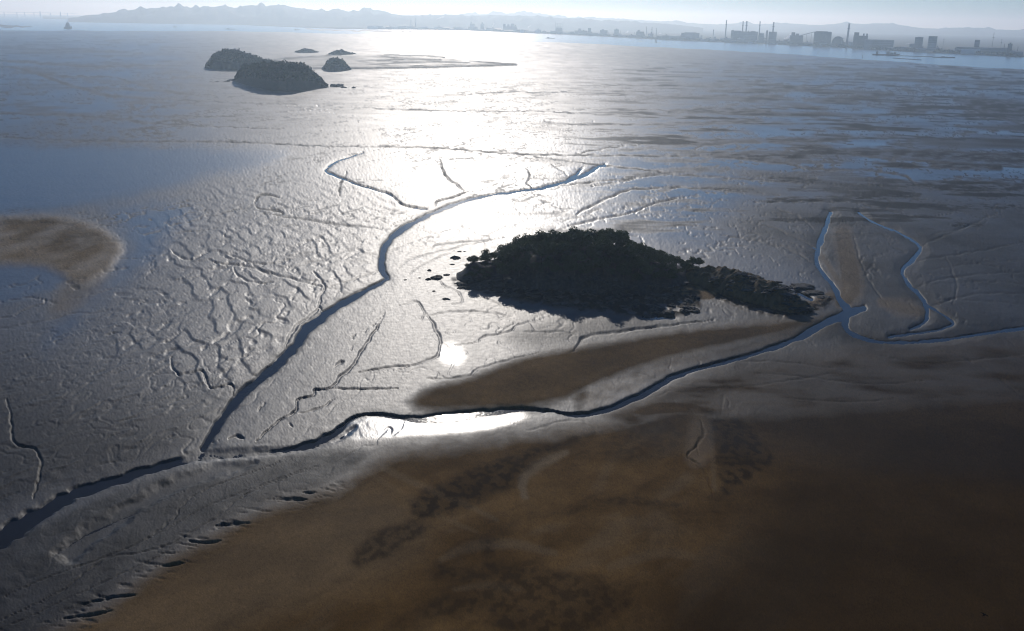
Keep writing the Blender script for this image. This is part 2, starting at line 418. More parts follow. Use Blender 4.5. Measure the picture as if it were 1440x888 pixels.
# mud bars standing in the wide lower-left creek
bar = poly_mask([(75, 775), (130, 735), (190, 700), (240, 672), (300, 652), (360, 650), (250, 690), (160, 745), (100, 790)], 6, 2)
Z = np.where(bar > .01, Z * (1 - bar) + bar * (WATER_Z + .10 + .14 * fbm(X / 9, Y / 14, 4, 101)), Z)
bar2 = poly_mask([(230, 652), (280, 633), (330, 632), (420, 628), (470, 612), (500, 600), (470, 622), (400, 638), (300, 646)], 4)
Z = np.where(bar2 > .01, Z * (1 - bar2) + bar2 * (WATER_Z + .05 + .25 * fbm((X + Y * .3) / 5, Y / 9, 4, 103)), Z)
film = np.maximum(film, .4 * bar)

gul = [ ([(965, 572, 2), (985, 592, 3), (990, 610, 4), (986, 622, 4), (975, 634, 3), (966, 645, 3), (985, 660, 4), (998, 685, 4), (1002, 705, 3)], .45), ([(988, 612, 3), (980, 630, 2.5), (984, 645, 2)], .3), # dry gullies and runnels: x, y, width; depth in metres
    ([(-60, 90, 2), (0, 94, 2.2), (39, 99, 2.4), (66, 109, 2.4), (98, 120, 2.6), (121, 126, 3), (137, 131, 3), (165, 136, 2.4), (206, 139, 1.8), (275, 142, 1.5), (330, 145, 1.3), (420, 147, 1)], 3),
    ([(39, 101, 1.5), (80, 107, 1.7), (126, 108, 1.2), (160, 109, 1.2), (183, 116, 1.2), (211, 121, 1)], 2.5),
    ([(124, 124, 1.4), (160, 125, 1.5), (225, 127.6, 1.5), (252, 131, 1.5), (280, 135, 1)], 2.5),
    ([(-60, 159, 1.8), (0, 160, 1.8), (101, 163, 1.8), (137, 165, 1.6), (179, 169, 2), (197, 172, 2), (241, 175, 1.8), (330, 179, 1.2), (400, 181, .8)], 2.5),
    ([(137, 163, 1), (220, 163.5, 1), (330, 164, 1)], 1.5),
    ([(-60, 191, 2.4), (0, 193, 2.4), (69, 196, 2.2), (160, 199, 2.2), (330, 200, 1.8), (400, 203, 1.5), (480, 206, 1.2), (560, 207, 1.2), (640, 210, 1.5), (720, 216, 2), (770, 218, 2.2), (870, 219, 2.4), (970, 219.5, 2.2), (1007, 220, 2.2),
      (1080, 228, 2.4), (1110, 231, 2.4), (1140, 237.5, 2.4), (1220, 239.5, 2), (1255, 244, 2), (1277, 250, 2.2), (1290, 262, 2), (1305, 265, 2), (1355, 268, 2), (1440, 269, 2), (1560, 270, 2)], 2.4),
    ([(-40, 82, 1.2), (57, 90, 1.4), (115, 94, 1.5), (160, 94, 1.4), (230, 92, 1)], 2),
    ([(970, 212, 2.2), (987, 206, 2), (1020, 201, 2), (1080, 200, 1.8), (1150, 199, 1.5), (1200, 203, 1)], 2),
    ([(970, 212, 2.2), (985, 218, 2.6)], 2),
    ([(752, 220, 1.8), (795, 226, 2), (825, 230, 2), (845, 232, 2.6), (870, 235, 2.4), (910, 239.5, 2.2), (945, 245, 2.2), (995, 248, 1.8), (1080, 254, 1.6), (1150, 258, 1.5), (1240, 261, 1.5)], 2),
    ([(775, 262, 2), (820, 257, 2), (845, 254, 2), (882, 252, 2), (910, 247, 1.6), (960, 245, 1)], 1.6),
    ([(812, 302, 4), (820, 295, 4), (837, 287, 3), (860, 276, 2.4), (885, 267, 2.4), (920, 265, 2.4), (970, 264, 2), (1025, 268, 2)], 1.6),
    ([(800, 318, 4), (830, 310, 3), (885, 300, 2), (910, 290, 2), (937, 282, 2), (970, 276, 1.5)], 1.2),
    ([(812, 154, 1.2), (865, 154, 1.4), (920, 155, 1.4), (970, 157, 1.4), (1080, 160, 1.2)], 2.2), ([(745, 156, 1), (790, 158, 1.2), (840, 161, 1)], 2),
    ([(760, 171, 1), (810, 175, 1.4), (860, 175, 1.5), (945, 176, 1.5), (1020, 174, 1.5), (1070, 171, 1)], 2.2),
    ([(845, 119, 1), (920, 121, 1.4), (995, 122, 1.4), (1080, 121, 1.2)], 2.5),
    ([(812, 216, 1.5), (835, 212, 1.8), (855, 208, 1.5), (905, 202, 1.2)], 1.6),
    ([(622, 134, 1), (680, 132, 1.2), (730, 129, 1.4), (760, 131, 1), (810, 128, 1)], 2),
    ([(500, 152, 1), (560, 154, 1.4), (640, 156, 1), (700, 157, 1.2), (780, 156, 1)], 2),
    ([(1190, 215, 3), (1235, 222, 3), (1300, 226, 3), (1405, 235, 3)], 1.2), ([(1205, 214, 2), (1305, 212, 2), (1440, 220, 2)], 1.2),
    ([(1362, 152, 2.5), (1375, 146, 2.5), (1387, 140, 2)], 1.5), ([(1362, 152, 2.5), (1387, 161, 2.5), (1410, 167, 2.5), (1440, 176, 2)], 1.5),
    ([(1272, 165, 1.5), (1280, 158, 1.5), (1292, 154, 1.5)], 1.2),
    ([(620, 224, 2), (623, 240, 2.6), (632, 252, 2.6), (645, 262, 2.6), (652, 268, 3)], .9), ([(630, 225, 1.5), (660, 222, 1.5)], .5),
    ([(741, 238, 1.5), (745, 248, 2), (742, 257, 2), (748, 264, 2.4)], .8), ([(612, 290, 3), (618, 282, 2.5), (640, 276, 2), (660, 268, 2)], .8),
    ([(775, 232, 1.2), (790, 240, 1.4), (800, 248, 1.6)], .6), ([(830, 262, 1.5), (870, 256, 1.5), (905, 250, 1)], .8),
    ([(9, 555, 2), (15, 587, 3), (20, 622, 3), (48, 631, 3), (57, 648, 3.5), (54, 675, 3.5), (46, 699, 3.5)], .7),
    ([(361, 620, 3), (376, 605, 3), (396, 590, 3), (418, 575, 3), (417, 562, 3), (440, 556, 3), (443, 548, 3), (464, 546, 3), (479, 529, 4), (498, 511, 4), (513, 486, 4), (531, 459, 3), (541, 440, 2)], .8),
    ([(464, 547, 2.5), (504, 547, 3), (560, 546, 2)], .6), ([(504, 524, 2.5), (534, 518, 3), (560, 515, 3), (575, 514, 2)], .7),
    ([(420, 582, 2), (450, 574, 2.5), (470, 562, 2)], .5),
    ([(329, 556, 3), (324, 541, 3), (297, 547, 3), (288, 529, 3.5), (282, 523, 3), (260, 526, 3), (251, 529, 3), (241, 514, 3), (242, 500, 2.5)], .8),
    ([(451, 438, 4), (450, 418, 3.5), (457, 406, 3), (449, 392, 3), (440, 382, 3)], .8), ([(457, 406, 3), (500, 392, 2), (535, 380, 2)], .5),
    ([(400, 491, 3), (406, 474, 4), (419, 456, 4), (440, 441, 4), (450, 430, 3)], .7),
    ([(675, 481, 2.5), (676, 475, 2.5), (698, 470, 3), (720, 465, 3), (729, 457, 2.5), (760, 450, 2)], .5), ([(640, 486, 2), (675, 481, 2)], .4),
    ([(729, 467, 2), (765, 466, 2), (795, 468, 2), (812, 472, 2)], .5), ([(801, 497, 4), (810, 491, 4), (815, 482, 4), (819, 476, 4), (833, 471, 4), (860, 468, 4), (900, 462, 4), (960, 455, 3), (1010, 450, 3)], .8),
    ([(600, 533, 3), (640, 532, 4), (661, 529, 4), (666, 522, 4), (686, 515, 3), (711, 508, 3), (760, 496, 2)], .45),
    ([(560, 520, 2), (590, 510, 3), (612, 502, 3), (618, 493, 3), (619, 477, 4), (613, 463, 5), (606, 450, 4), (598, 440, 2)], .5),
    ([(620, 395, 2), (626, 403, 3), (645, 412, 2.5), (650, 425, 2.5), (636, 428, 2)], .4), ([(560, 430, 2), (585, 425, 3), (597, 440, 3), (592, 450, 2)], .5),
    ([(600, 445, 2), (640, 438, 3), (690, 440, 2.5), (720, 446, 2)], .45), ([(674, 415, 2), (710, 430, 2.5), (740, 434, 2)], .4),
    ([(560, 378, 2), (575, 365, 2.5), (600, 358, 2), (640, 348, 2), (700, 336, 2)], .4), ([(575, 385, 2), (590, 375, 2), (640, 352, 2)], .4), ([(606, 350, 2), (615, 344, 2.5), (640, 342, 2.5), (680, 338, 2), (710, 334, 1.5)], .45),
    ([(358, 288, 2.5), (362, 277, 3), (374, 274, 3), (396, 279, 2)], .7), ([(358, 288, 2), (366, 294, 2.5), (396, 298, 2.5), (393, 303, 2), (377, 302, 2)], .6),
    ([(396, 305, 3), (443, 311, 3), (490, 318, 3), (538, 322, 3)], .5), ([(300, 370, 3), (348, 375, 3.5), (396, 389, 3.5), (456, 404, 3)], .6), ([(330, 376, 2), (333, 386, 3), (350, 396, 3), (375, 399, 2.5)], .6),
    ([(303, 351, 2.5), (334, 363, 2.5), (370, 372, 2.5), (400, 368, 2)], .5), ([(488, 240, 2), (478, 262, 3), (476, 275, 3)], .5), ([(240, 352, 2), (255, 362, 2.5), (272, 366, 2.5), (285, 358, 2)], .6),
    ([(-20, 850, 2), (67, 813, 2), (147, 784, 2.5), (197, 763, 2.5), (240, 733, 2.5), (260, 707, 2), (293, 687, 2), (347, 667, 2), (393, 650, 1.5)], .3),
    ([(0, 873, 2), (83, 833, 2), (147, 787, 2.5), (197, 777, 2.5), (240, 765, 2.5), (300, 730, 2.5), (343, 697, 2), (400, 673, 2), (450, 655, 1.5)], .3),
    ([(207, 757, 2), (233, 745, 2), (290, 713, 2), (367, 683, 2), (430, 660, 1.5)], .25), ([(-20, 895, 2), (100, 840, 2), (187, 800, 2), (250, 770, 2)], .25), ([(60, 790, 2), (120, 750, 2), (200, 715, 2), (260, 690, 1.5)], .2),
    ([(880, 520, 2), (980, 545, 2.5), (1080, 540, 2.5), (1200, 520, 2)], .2), ([(1000, 508, 2), (1080, 508, 2.5), (1130, 512, 2), (1190, 522, 2)], .3), ([(1320, 490, 2), (1370, 510, 3), (1410, 535, 4), (1440, 560, 4), (1500, 600, 4)], .3),
    ([(1090, 292, 1.5), (1130, 310, 2.5), (1146, 325, 2.5)], .5), ([(1095, 345, 2), (1120, 352, 3), (1145, 356, 2)], .4), ([(1310, 330, 2), (1345, 322, 2.5), (1375, 314, 2)], .5),
    ([(1060, 284, 2), (1110, 283, 2.4), (1160, 284, 2), (1200, 285, 2.2), (1245, 295, 2), (1300, 305, 2), (1340, 300, 1.6)], 1.0),
    ([(1330, 360, 3), (1345, 400, 3), (1340, 430, 3)], .3), ([(1300, 380, 2), (1380, 370, 3), (1450, 365, 2)], .25), ([(1305, 400, 2), (1390, 396, 3), (1450, 400, 2)], .25), ([(1315, 420, 2), (1390, 424, 3), (1460, 430, 2)], .25),
    ([(1010, 330, 2), (1060, 338, 2.5), (1110, 352, 3), (1148, 372, 3)], .5), ([(1050, 310, 1.5), (1090, 322, 2), (1130, 340, 2.5), (1150, 350, 3)], .5), ([(1200, 330, 2), (1208, 360, 3), (1225, 400, 3), (1250, 430, 2)], .4),
    ([(1400, 300, 1.5), (1360, 318, 2), (1320, 335, 2.5), (1296, 346, 3)], .5), ([(1440, 340, 2), (1380, 352, 2.5), (1320, 362, 3), (1290, 366, 3)], .5), ([(1460, 382, 2), (1390, 385, 2.5), (1330, 392, 3), (1290, 402, 3)], .4), ([(1480, 415, 2), (1400, 412, 3), (1350, 418, 3), (1308, 430, 3)], .4),
    ([(1240, 500, 2), (1300, 510, 2.5), (1380, 505, 2), (1440, 498, 2)], .3), ([(1060, 525, 2), (1130, 530, 2.5), (1220, 540, 2), (1300, 536, 2)], .3), ([(1100, 560, 2), (1180, 566, 2), (1260, 562, 2)], .25),
    # cuts along the edge of the sand
    ([(384, 702, 1), (410, 703, 5), (432, 702, 2)], .8), ([(303, 740, 1), (318, 737, 5), (352, 736, 3)], .9), ([(262, 761, 1.5), (292, 763, 5), (312, 761, 2)], .9), ([(222, 797, 1), (245, 795, 5), (262, 793, 2)], .8),
    ([(118, 850, 1.5), (160, 840, 4), (190, 838, 4)], .8), ([(80, 871, 1), (124, 866, 5), (160, 860, 2)], .9), ([(426, 692, 1), (436, 693, 4), (444, 693, 1.5)], .7),
    # wormed pits on the bank beside the main creek
    ([(470, 516, 2), (477, 511, 6), (482, 508, 3)], .8), ([(497, 476, 4), (500, 470, 4)], .6), ([(512, 467, 3), (517, 463, 5)], .6), ([(524, 459, 3), (529, 456, 4)], .6), ([(496, 487, 4), (494, 494, 4)], .5), ([(528, 450, 4), (534, 448, 4)], .6),
    ([(405, 596, 3), (411, 600, 5)], .6), ([(363, 578, 4), (373, 567, 5)], .5), ([(320, 618, 3), (332, 613, 5), (342, 616, 4)], .7), ([(298, 622, 3), (306, 619, 4)], .6),
]
for pts, depth in gul:
    P = spline(pts)
    sN = np.linspace(0, 1, len(P)); P[:, 2] *= .35 + .65 * sm(0, .25, np.minimum(sN, 1 - sN) + .02)
    i, d, wd = seg_dist(P, 24, 1.2)
    t = d / np.maximum(wd * .5, .45)
    cut = 1 - sm(.25, 1.45, t)
    k = np.clip(1.3 - STEP[i] / 12, 0.04, 1)
    Z[i] -= min(depth * .8, .7) * cut * k * (.55 + .9 * np.clip(noise(PX[i] / 14, PY[i] / 9, 171) + .45, 0, 1))
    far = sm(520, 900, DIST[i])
    bank[i] = np.maximum(bank[i], (1 - sm(.5, 1.8, t * (1 - .12 * far))) * (.15 + .65 * far) * (.45 + .55 * sm(-.3, .2, noise(PX[i] / 18, PY[i] / 6, 173))))  # shaded gully walls painted dark where the relief is too coarse
# drier, rougher streaks of mud on the far right flats (and fainter ones elsewhere)
streak = [([(1080, 197, 5), (1130, 197, 6), (1190, 196, 4)], .7), ([(1080, 161, 4), (1130, 161, 4), (1180, 160, 3)], .6), ([(1130, 142, 3), (1190, 140, 6), (1255, 133, 3)], .7), ([(1000, 128, 3), (1080, 128, 5), (1155, 126, 3)], .6),
          ([(1255, 157, 4), (1290, 154, 7), (1320, 152, 4)], .7), ([(1345, 140, 6), (1400, 150, 18), (1440, 160, 20)], .8), ([(1080, 251, 5), (1125, 253, 6), (1160, 256, 3)], .8), ([(940, 157, 4), (1010, 156, 7), (1080, 158, 6)], .7),
          ([(880, 140, 3), (930, 136, 5), (960, 138, 3)], .5), ([(990, 135, 3), (1050, 137, 4), (1100, 135, 4)], .6), ([(1000, 216, 4), (1080, 222, 7), (1200, 214, 8), (1320, 218, 10), (1440, 224, 12)], .75), ([(1310, 232, 6), (1405, 236, 7)], .8),
          ([(1080, 282, 5), (1190, 280, 7), (1295, 275, 5)], .8), ([(1300, 289, 4), (1370, 291, 7), (1425, 291, 4)], .9), ([(1340, 316, 4), (1382, 317, 5)], .8), ([(1110, 266, 5), (1180, 265, 7), (1220, 262, 4)], .6), ([(1270, 258, 5), (1350, 266, 9), (1440, 262, 9)], .7),
          ([(920, 175, 3), (1000, 173, 4), (1060, 170, 3)], .6), ([(900, 121, 2), (1000, 120, 4), (1100, 118, 3)], .5), ([(1040, 103, 2), (1120, 104, 3), (1200, 105, 3), (1330, 108, 4)], .5), ([(1030, 96, 2), (1110, 97, 3), (1290, 99, 3)], .5),
          ([(880, 249, 4), (950, 240, 5), (1025, 238, 3)], .5), ([(870, 212, 3), (1000, 202, 4), (1090, 196, 3)], .45), ([(1090, 320, 6), (1120, 345, 9), (1140, 360, 6)], .4), ([(975, 265, 3), (1030, 267, 5), (1060, 268, 3)], .7),
          ([(0, 67, 2), (100, 71, 3), (200, 75, 2)], .4), ([(0, 84, 2), (110, 92, 3), (200, 92, 3)], .4), ([(20, 102, 3), (80, 103, 3)], .4), ([(0, 130, 3), (70, 124, 3), (160, 128, 2)], .25), ([(70, 107, 3), (150, 115, 5), (230, 122, 3)], .3), ([(150, 90, 4), (220, 97, 6), (270, 104, 3)], .3)]
for pts, amt in streak:
    P = spline(pts)
    i, d, wd = seg_dist(P, 60, 1.5)
    t = d / np.maximum(wd, .4)
    n = sm(-.35, .25, fbm(PX[i] / 26, PY[i] / 2.6, 3, 121))
    dry[i] = np.maximum(dry[i], min(1, amt * 1.35) * (1 - sm(.2, 1.25, t)) * (.45 + .55 * n))
far_r = sm(560, 1000, PX) * sm(70, 100, PY) * (1 - sm(300, 380, PY))
rlow = poly_mask([(960, 270), (1440, 240), (1750, 240), (1750, 520), (1440, 480), (1250, 470), (1150, 420), (1000, 350)], 60, 2)
dry = np.maximum(dry, .85 * far_r * sm(.05, .6, fbm(X / 420, Y / 300, 4, 131, .6)))
dry = np.maximum(dry, (.72 + .05 * rlow) * poly_mask([(1010, 320), (1100, 275), (1440, 265), (1750, 270), (1750, 700), (1440, 640), (1200, 620), (1050, 570), (900, 560), (830, 545), (940, 500), (1040, 460), (985, 430), (1100, 440), (1160, 400)], 40, 2) * (.8 + .35 * fbm(X / 50, Y / 60, 3, 237)))  # vignette-like darkening of the right side, put into mud tone and roughness
dry = np.maximum(dry, .45 * poly_mask([(850, 440), (980, 440), (1100, 448), (960, 466), (860, 478), (760, 490), (720, 470)], 20, 2))
kd = np.clip(DIST / 1300, .5, 4) ** .7
st2 = fbm(X / (150), Y / 62, 4, 211, .62); st3 = fbm(X / 230, Y / 120, 4, 217, .6); st4 = fbm(X / 70, Y / 24, 3, 218, .6)
dry = np.maximum(dry, far_r * 1.0 * sm(-.02, .42, st2 + .35 * st3 + .35 * st4 * (1 - sm(1500, 2500, DIST))) * (1 - .5 * sm(.1, .4, fbm(X / 400, Y / 500, 2, 219))))
film = np.maximum(film, (.56 + .30 * sm(-.4, .5, -st3)) * far_r)
film = np.maximum(film, .30 * rlow)
left_r = (1 - sm(300, 560, PX)) * sm(44, 60, PY) * (1 - sm(150, 200, PY))
dry = np.maximum(dry, left_r * .45 * sm(.15, .45, st2 + .3 * st3))
dry = np.maximum(dry, .30 * (1 - far_r) * sm(45, 60, PY) * (1 - sm(180, 220, PY)) * sm(.0, .5, fbm(X / 300, Y / 500, 4, 137, .6)))
dry = np.maximum(dry, .62 * mudfore * (.9 + .25 * fbm(X / 9, Y / 12, 3, 175))); dry = np.maximum(dry, .55 * zone_lo * sm(500, 680, PY + .25 * (300 - PX)))
# small bright runnel mouths, a pool here and there along the far channels
spk = np.zeros(N_)
for pts in ([(15, 98), (36, 99)], [(52, 105), (60, 108)], [(96, 108), (102, 109)], [(112, 124), (122, 128)], [(100, 132), (125, 142)], [(160, 141), (175, 144)], [(210, 140), (245, 145)], [(176, 125), (182, 126)], [(218, 127), (226, 128)], [(258, 128), (268, 131)],
            [(284, 127), (306, 128)], [(46, 161), (70, 163)], [(132, 165), (138, 167)], [(162, 171), (200, 173)], [(176, 201), (190, 205)], [(228, 203), (244, 211)], [(270, 203), (285, 205)], [(310, 203), (330, 206)], [(330, 128), (420, 132)], [(400, 150), (470, 160)],
            [(280, 62), (310, 62)], [(300, 55), (360, 62)], [(800, 150), (850, 156)], [(755, 168), (840, 182)], [(905, 145), (915, 152)], [(765, 197), (810, 200)], [(980, 206), (990, 208)], [(1035, 198), (1042, 201)], [(885, 236), (920, 242)], [(1365, 140), (1412, 168)], [(1272, 152), (1295, 165)], [(1250, 222), (1262, 226)],
            [(1258, 250), (1278, 258)], [(1140, 286), (1180, 292)], [(1205, 282), (1215, 286)], [(850, 206), (858, 210)], [(925, 210), (935, 216)], [(1095, 92), (1300, 100)], [(1000, 95), (1080, 130)], [(560, 180), (700, 186)], [(240, 96), (262, 103)], [(225, 70), (260, 78)]):
    (xa, ya), (xb, yb) = pts
    i = np.nonzero((PX > xa) & (PX < xb) & (PY > ya - 1) & (PY < yb + 1))[0]
    spk[i] = np.maximum(spk[i], sm(.32, .45, noise(PX[i] / 3.2, PY[i] / 1.6, 141)))
spk *= sm(90, 120, PY)
film = np.maximum(film, .9 * spk); Z += .25 * spk * np.clip(STEP / 3, 0, 6) * noise(PX / 2.2, PY / 1.3, 143)
cutz = poly_mask([(20, 900), (120, 840), (220, 775), (320, 725), (420, 685), (490, 676), (470, 700), (380, 730), (300, 775), (220, 825), (140, 885), (60, 930)], 10, 2)
Z -= .24 * cutz * sm(.18, .40, fbm((X - .25 * Y) / 7 , (Y + .2 * X) / 2.2, 3, 223))
# --- the flats end at the deep water
EDGE = [(-500, 34), (-200, 37), (0, 42.5), (200, 43), (330, 43.5), (420, 45.5), (520, 47), (640, 52), (760, 58.5), (860, 62.5), (960, 67.5), (1080, 74), (1200, 82), (1300, 89), (1380, 94), (1440, 97.5), (1640, 110), (2000, 132)]
ex = np.array([e[0] for e in EDGE]); ey = np.array([e[1] for e in EDGE])
edge_y = np.interp(PX, ex, ey)
sea_m = np.where(PY < 1e4, 1 - sm(-.9, .9, PY - edge_y + .8 * fbm(PX / 60, PY / 5, 3, 151)), 0)
Z = Z * (1 - sea_m) - 4.0 * sea_m
# low bars standing out of the deep water
for pts, zz in (([(-90, 34), (0, 34.6), (46, 38.4), (20, 39), (-90, 39)], 1.5), ([(420, 39.5), (480, 41.8), (560, 43.4), (604, 45), (560, 45.6), (500, 44.2), (440, 42.2)], 1.5), ([(888, 57.3), (905, 58.5), (936, 60.3), (915, 60.6), (892, 58.4)], .4), ([(742, 49.8), (770, 51.2), (750, 51)], .2), ([(112, 34), (130, 34.6), (145, 35.8), (125, 35.3)], .3)):
    m = poly_mask(pts, .7)
    Z = Z * (1 - m) + zz * m; bank = np.maximum(bank, .6 * m)
# the far spit beside the wooded islets, a low bank with a darker rim
spit = poly_mask([(470, 97), (520, 96), (600, 95), (680, 93), (726, 91.5), (690, 88), (640, 84), (600, 80), (540, 77), (500, 78), (440, 80), (400, 82), (350, 86), (400, 92), (440, 96)], 1.6)
Z += 1.2 * spit
dry = np.maximum(dry, spit * (.62 + .5 * fbm(X / 90, Y / 40, 3, 267))); film *= 1 - .8 * spit
for pts in ([(440, 96.5, 1), (500, 96.5, 1.3), (560, 95.8, 1.2), (640, 94, 1), (690, 92.6, 1.2), (726, 91.5, 1)], [(660, 86, .6), (690, 89, 1), (726, 91.5, 1.2)], [(400, 82.5, .6), (440, 80, .9), (480, 78, .8)], [(530, 86, 1), (580, 84, 1), (620, 85, 1)], [(540, 77.5, .6), (600, 79, .6), (625, 81, .9)], [(520, 91, .7), (600, 88, .9), (660, 89, .7)]):
    i, d, wd = seg_dist(spline(pts), 12, .5)
    c = 1 - sm(.5, 1.9, d / np.maximum(wd, .3))
    dark[i] = np.maximum(dark[i], .8 * c); bank[i] = np.maximum(bank[i], c)
# grains, worm casts and footprints of waders: the mud is never smooth
speck = np.random.default_rng(77).normal(size=N_) * (1 - .85 * film) * (1 - .55 * sand) * (Y > 0)
Z += speck * np.minimum(DIST * .00087, 3.0) * .075 * (1 - .75 * sm(850, 1600, DIST))
# rocky shore before island and reef, with the island's shade darkened into its colour
rock_shade = poly_mask([(636, 392), (700, 402), (800, 408), (930, 406), (978, 404), (982, 436), (940, 444), (880, 443), (840, 436), (760, 428), (690, 413), (645, 402)], 5, 1)
rock_shade = np.maximum(rock_shade, poly_mask([(985, 402), (1040, 420), (1110, 436), (1165, 418), (1168, 424), (1140, 442), (1100, 446), (1050, 436), (1005, 418)], 4, 1))
rock_shade = rock_shade * sm(-.45, .1, fbm(X / 5, Y / 9, 3, 251))
dark = np.maximum(dark, rock_shade); dry = np.maximum(dry, .6 * m_rs); dry = np.maximum(dry, rock_shade); film *= 1 - rock_shade; sand = np.maximum(sand, .8 * rock_shade)
Z += rock_shade * (.35 + .9 * fbm(X / 3, Y / 4, 3, 253))
# land pads under the islands (filled in with the island list)
rip = np.clip(.35 + .3 * fbm(X / 60, Y / 90, 3, 161) + .5 * zone_lo + .5 * mudfore - .35 * m_pool + .5 * m_tg, 0, 1) * (1 - .55 * m_fore)
wetfore = poly_mask([(1000, 545), (1200, 500), (1500, 480), (1700, 480), (1700, 640), (1450, 640), (1250, 620), (1100, 610)], 40, 2)
sand *= 1 - .2 * wetfore
Z[~inner] = np.where(np.isfinite(Z[~inner]), np.minimum(Z[~inner], 0.2), 0)
Z = np.where(DIST > 12000, np.minimum(Z, -4.0), Z)
GROUND_Z = Z.reshape(shp)

g = NT('tidal_mud')
A = g.new('ShaderNodeAttribute', attribute_name='cover'); B = g.new('ShaderNodeAttribute', attribute_name='wear_shade')
sA = g.new('ShaderNodeSeparateColor'); g.link(A.outputs['Color'], sA.inputs[0])
sB = g.new('ShaderNodeSeparateColor'); g.link(B.outputs['Color'], sB.inputs[0])
aS, aD, aT, aF = sA.outputs[0], sA.outputs[1], sA.outputs[2], A.outputs['Alpha']
aB, aR, aY = sB.outputs[0], sB.outputs[1], sB.outputs[2]
aF = g.math('MULTIPLY', aF, g.math('SUBTRACT', 1.0, g.math('MULTIPLY', g.math('MAXIMUM', aB, aY), .92)))
p = g.pos()
n_big = g.noise(0.035, 5, .6, p); n_mid = g.noise(0.35, 5, .6, p); n_fine = g.noise(2.2, 4, .6, p)
mud = g.mix(g.ramp(n_big, .35, .65), (.017, .012, .007), (.034, .025, .014))
snd = g.mix(g.ramp(n_big, .35, .65), (.120, .056, .012), (.210, .106, .029))
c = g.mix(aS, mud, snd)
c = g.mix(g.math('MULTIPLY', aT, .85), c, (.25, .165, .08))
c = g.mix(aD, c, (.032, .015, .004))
c = g.mix(g.math('MULTIPLY', aB, .85), c, (.014, .013, .012))  # painted shade of the channel walls
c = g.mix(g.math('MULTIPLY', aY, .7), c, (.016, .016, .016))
var = g.math('ADD', .72, g.math('ADD', g.math('MULTIPLY', g.math('ADD', g.math('MULTIPLY', n_mid, .6), g.math('MULTIPLY', n_fine, .4)), .60), g.math('MULTIPLY', g.math('SUBTRACT', B.outputs['Alpha'], .5), .75)))
vm = g.new('ShaderNodeVectorMath', operation='SCALE'); g.link(c, vm.inputs[0]); g.link(var, vm.inputs[3])
g.link(vm.outputs[0], g.b.inputs['Base Color'])
# roughness: standing film < wet mud < drained sand
r = g.fmix(g.math('MULTIPLY', aS, 1.4, True), MUD_R, .85)
r = g.fmix(aF, r, .22)
r = g.fmix(aB, r, .85)
r = g.fmix(aY, r, .72)
r = g.math('ADD', r, g.math('MULTIPLY', g.math('SUBTRACT', n_mid, .5), .16), True)
g.link(r, g.b.inputs['Roughness'])
sp = g.fmix(g.math('MAXIMUM', g.math('MULTIPLY', aS, 1.45, True), g.math('MAXIMUM', g.math('MULTIPLY', aB, .97), g.math('MULTIPLY', aY, 1.25, True))), .60, .02)
sp = g.fmix(aF, sp, .5)
g.link(sp, g.b.inputs['Specular IOR Level'])
g.b.inputs['IOR'].default_value = 1.40
bs = g.math('MULTIPLY', g.math('SUBTRACT', 1.0, g.math('MULTIPLY', aF, .9)), g.math('ADD', .25, g.math('MULTIPLY', aR, .75)))
hgt = g.math('ADD', g.math('MULTIPLY', n_mid, .30), g.math('MULTIPLY', n_fine, .22))
nb = g.bump(hgt, bs, .26)
g.link(nb, g.b.inputs['Normal'])

V = np.stack([X, Y, Z], 1)
nr, nc = shp
ii = np.arange(nr * nc).reshape(shp)
Q = np.stack([ii[:-1, :-1].ravel(), ii[1:, :-1].ravel(), ii[1:, 1:].ravel(), ii[:-1, 1:].ravel()], 1)
wrap = np.stack([ii[:-1, -1], ii[1:, -1], ii[1:, 0], ii[:-1, 0]], 1)
Q = np.vstack([Q, wrap])
flat = quad_mesh('mudflat', V, Q, g.m)
tag(flat, kind='structure')
me = flat.data
a1 = me.attributes.new('cover', 'FLOAT_COLOR', 'POINT'); a2 = me.attributes.new('wear_shade', 'FLOAT_COLOR', 'POINT')
z1 = lambda a: np.clip(a, 0, 1)
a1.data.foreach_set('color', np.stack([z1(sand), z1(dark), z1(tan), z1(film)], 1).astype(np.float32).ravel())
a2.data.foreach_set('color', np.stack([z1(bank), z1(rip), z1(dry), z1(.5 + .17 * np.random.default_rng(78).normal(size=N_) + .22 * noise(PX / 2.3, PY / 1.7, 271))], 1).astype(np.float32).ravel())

def gz(x, y):
    """height of the ground sheet at a world point"""
    d = math.degrees(math.atan2(H, math.hypot(x, y))); a = math.degrees(math.atan2(x, y))
    i = int(np.clip(np.searchsorted(dep, d), 0, nr - 1)); j = int(np.clip(np.searchsorted(azs, a), 0, nc - 1))
    return float(GROUND_Z[i, j])

# ------------------------------------------------------------------ water
def sheet(name, r0, r1, mat, z, nr_=60, na=160, a0=-180, a1=180):
    rs = np.geomspace(r0, r1, nr_); an = np.radians(np.linspace(a0, a1, na))
    Rm, Am = np.meshgrid(rs, an, indexing='ij')
    V = np.stack([(Rm * np.sin(Am)).ravel(), (Rm * np.cos(Am)).ravel(), np.full(Rm.size, z)], 1)
    k = np.arange(Rm.size).reshape(Rm.shape)
    Q = np.stack([k[:-1, :-1].ravel(), k[:-1, 1:].ravel(), k[1:, 1:].ravel(), k[1:, :-1].ravel()], 1)
    return quad_mesh(name, V, Q, mat)
def water_mat(name, rough, col, s1, b1, spec=.5):
    q = NT(name); q.b.inputs['Base Color'].default_value = (*col, 1)
    q.b.inputs['Roughness'].default_value = rough; q.b.inputs['IOR'].default_value = 1.333; q.b.inputs['Specular IOR Level'].default_value = spec
    nrm = q.bump(q.noise(s1, 4, .6, q.pos()), 1.0, b1)
    q.link(nrm, q.b.inputs['Normal'])
    return q.m
wm = water_mat('creek_water', .10, (.026, .020, .013), .5, .05, .08)
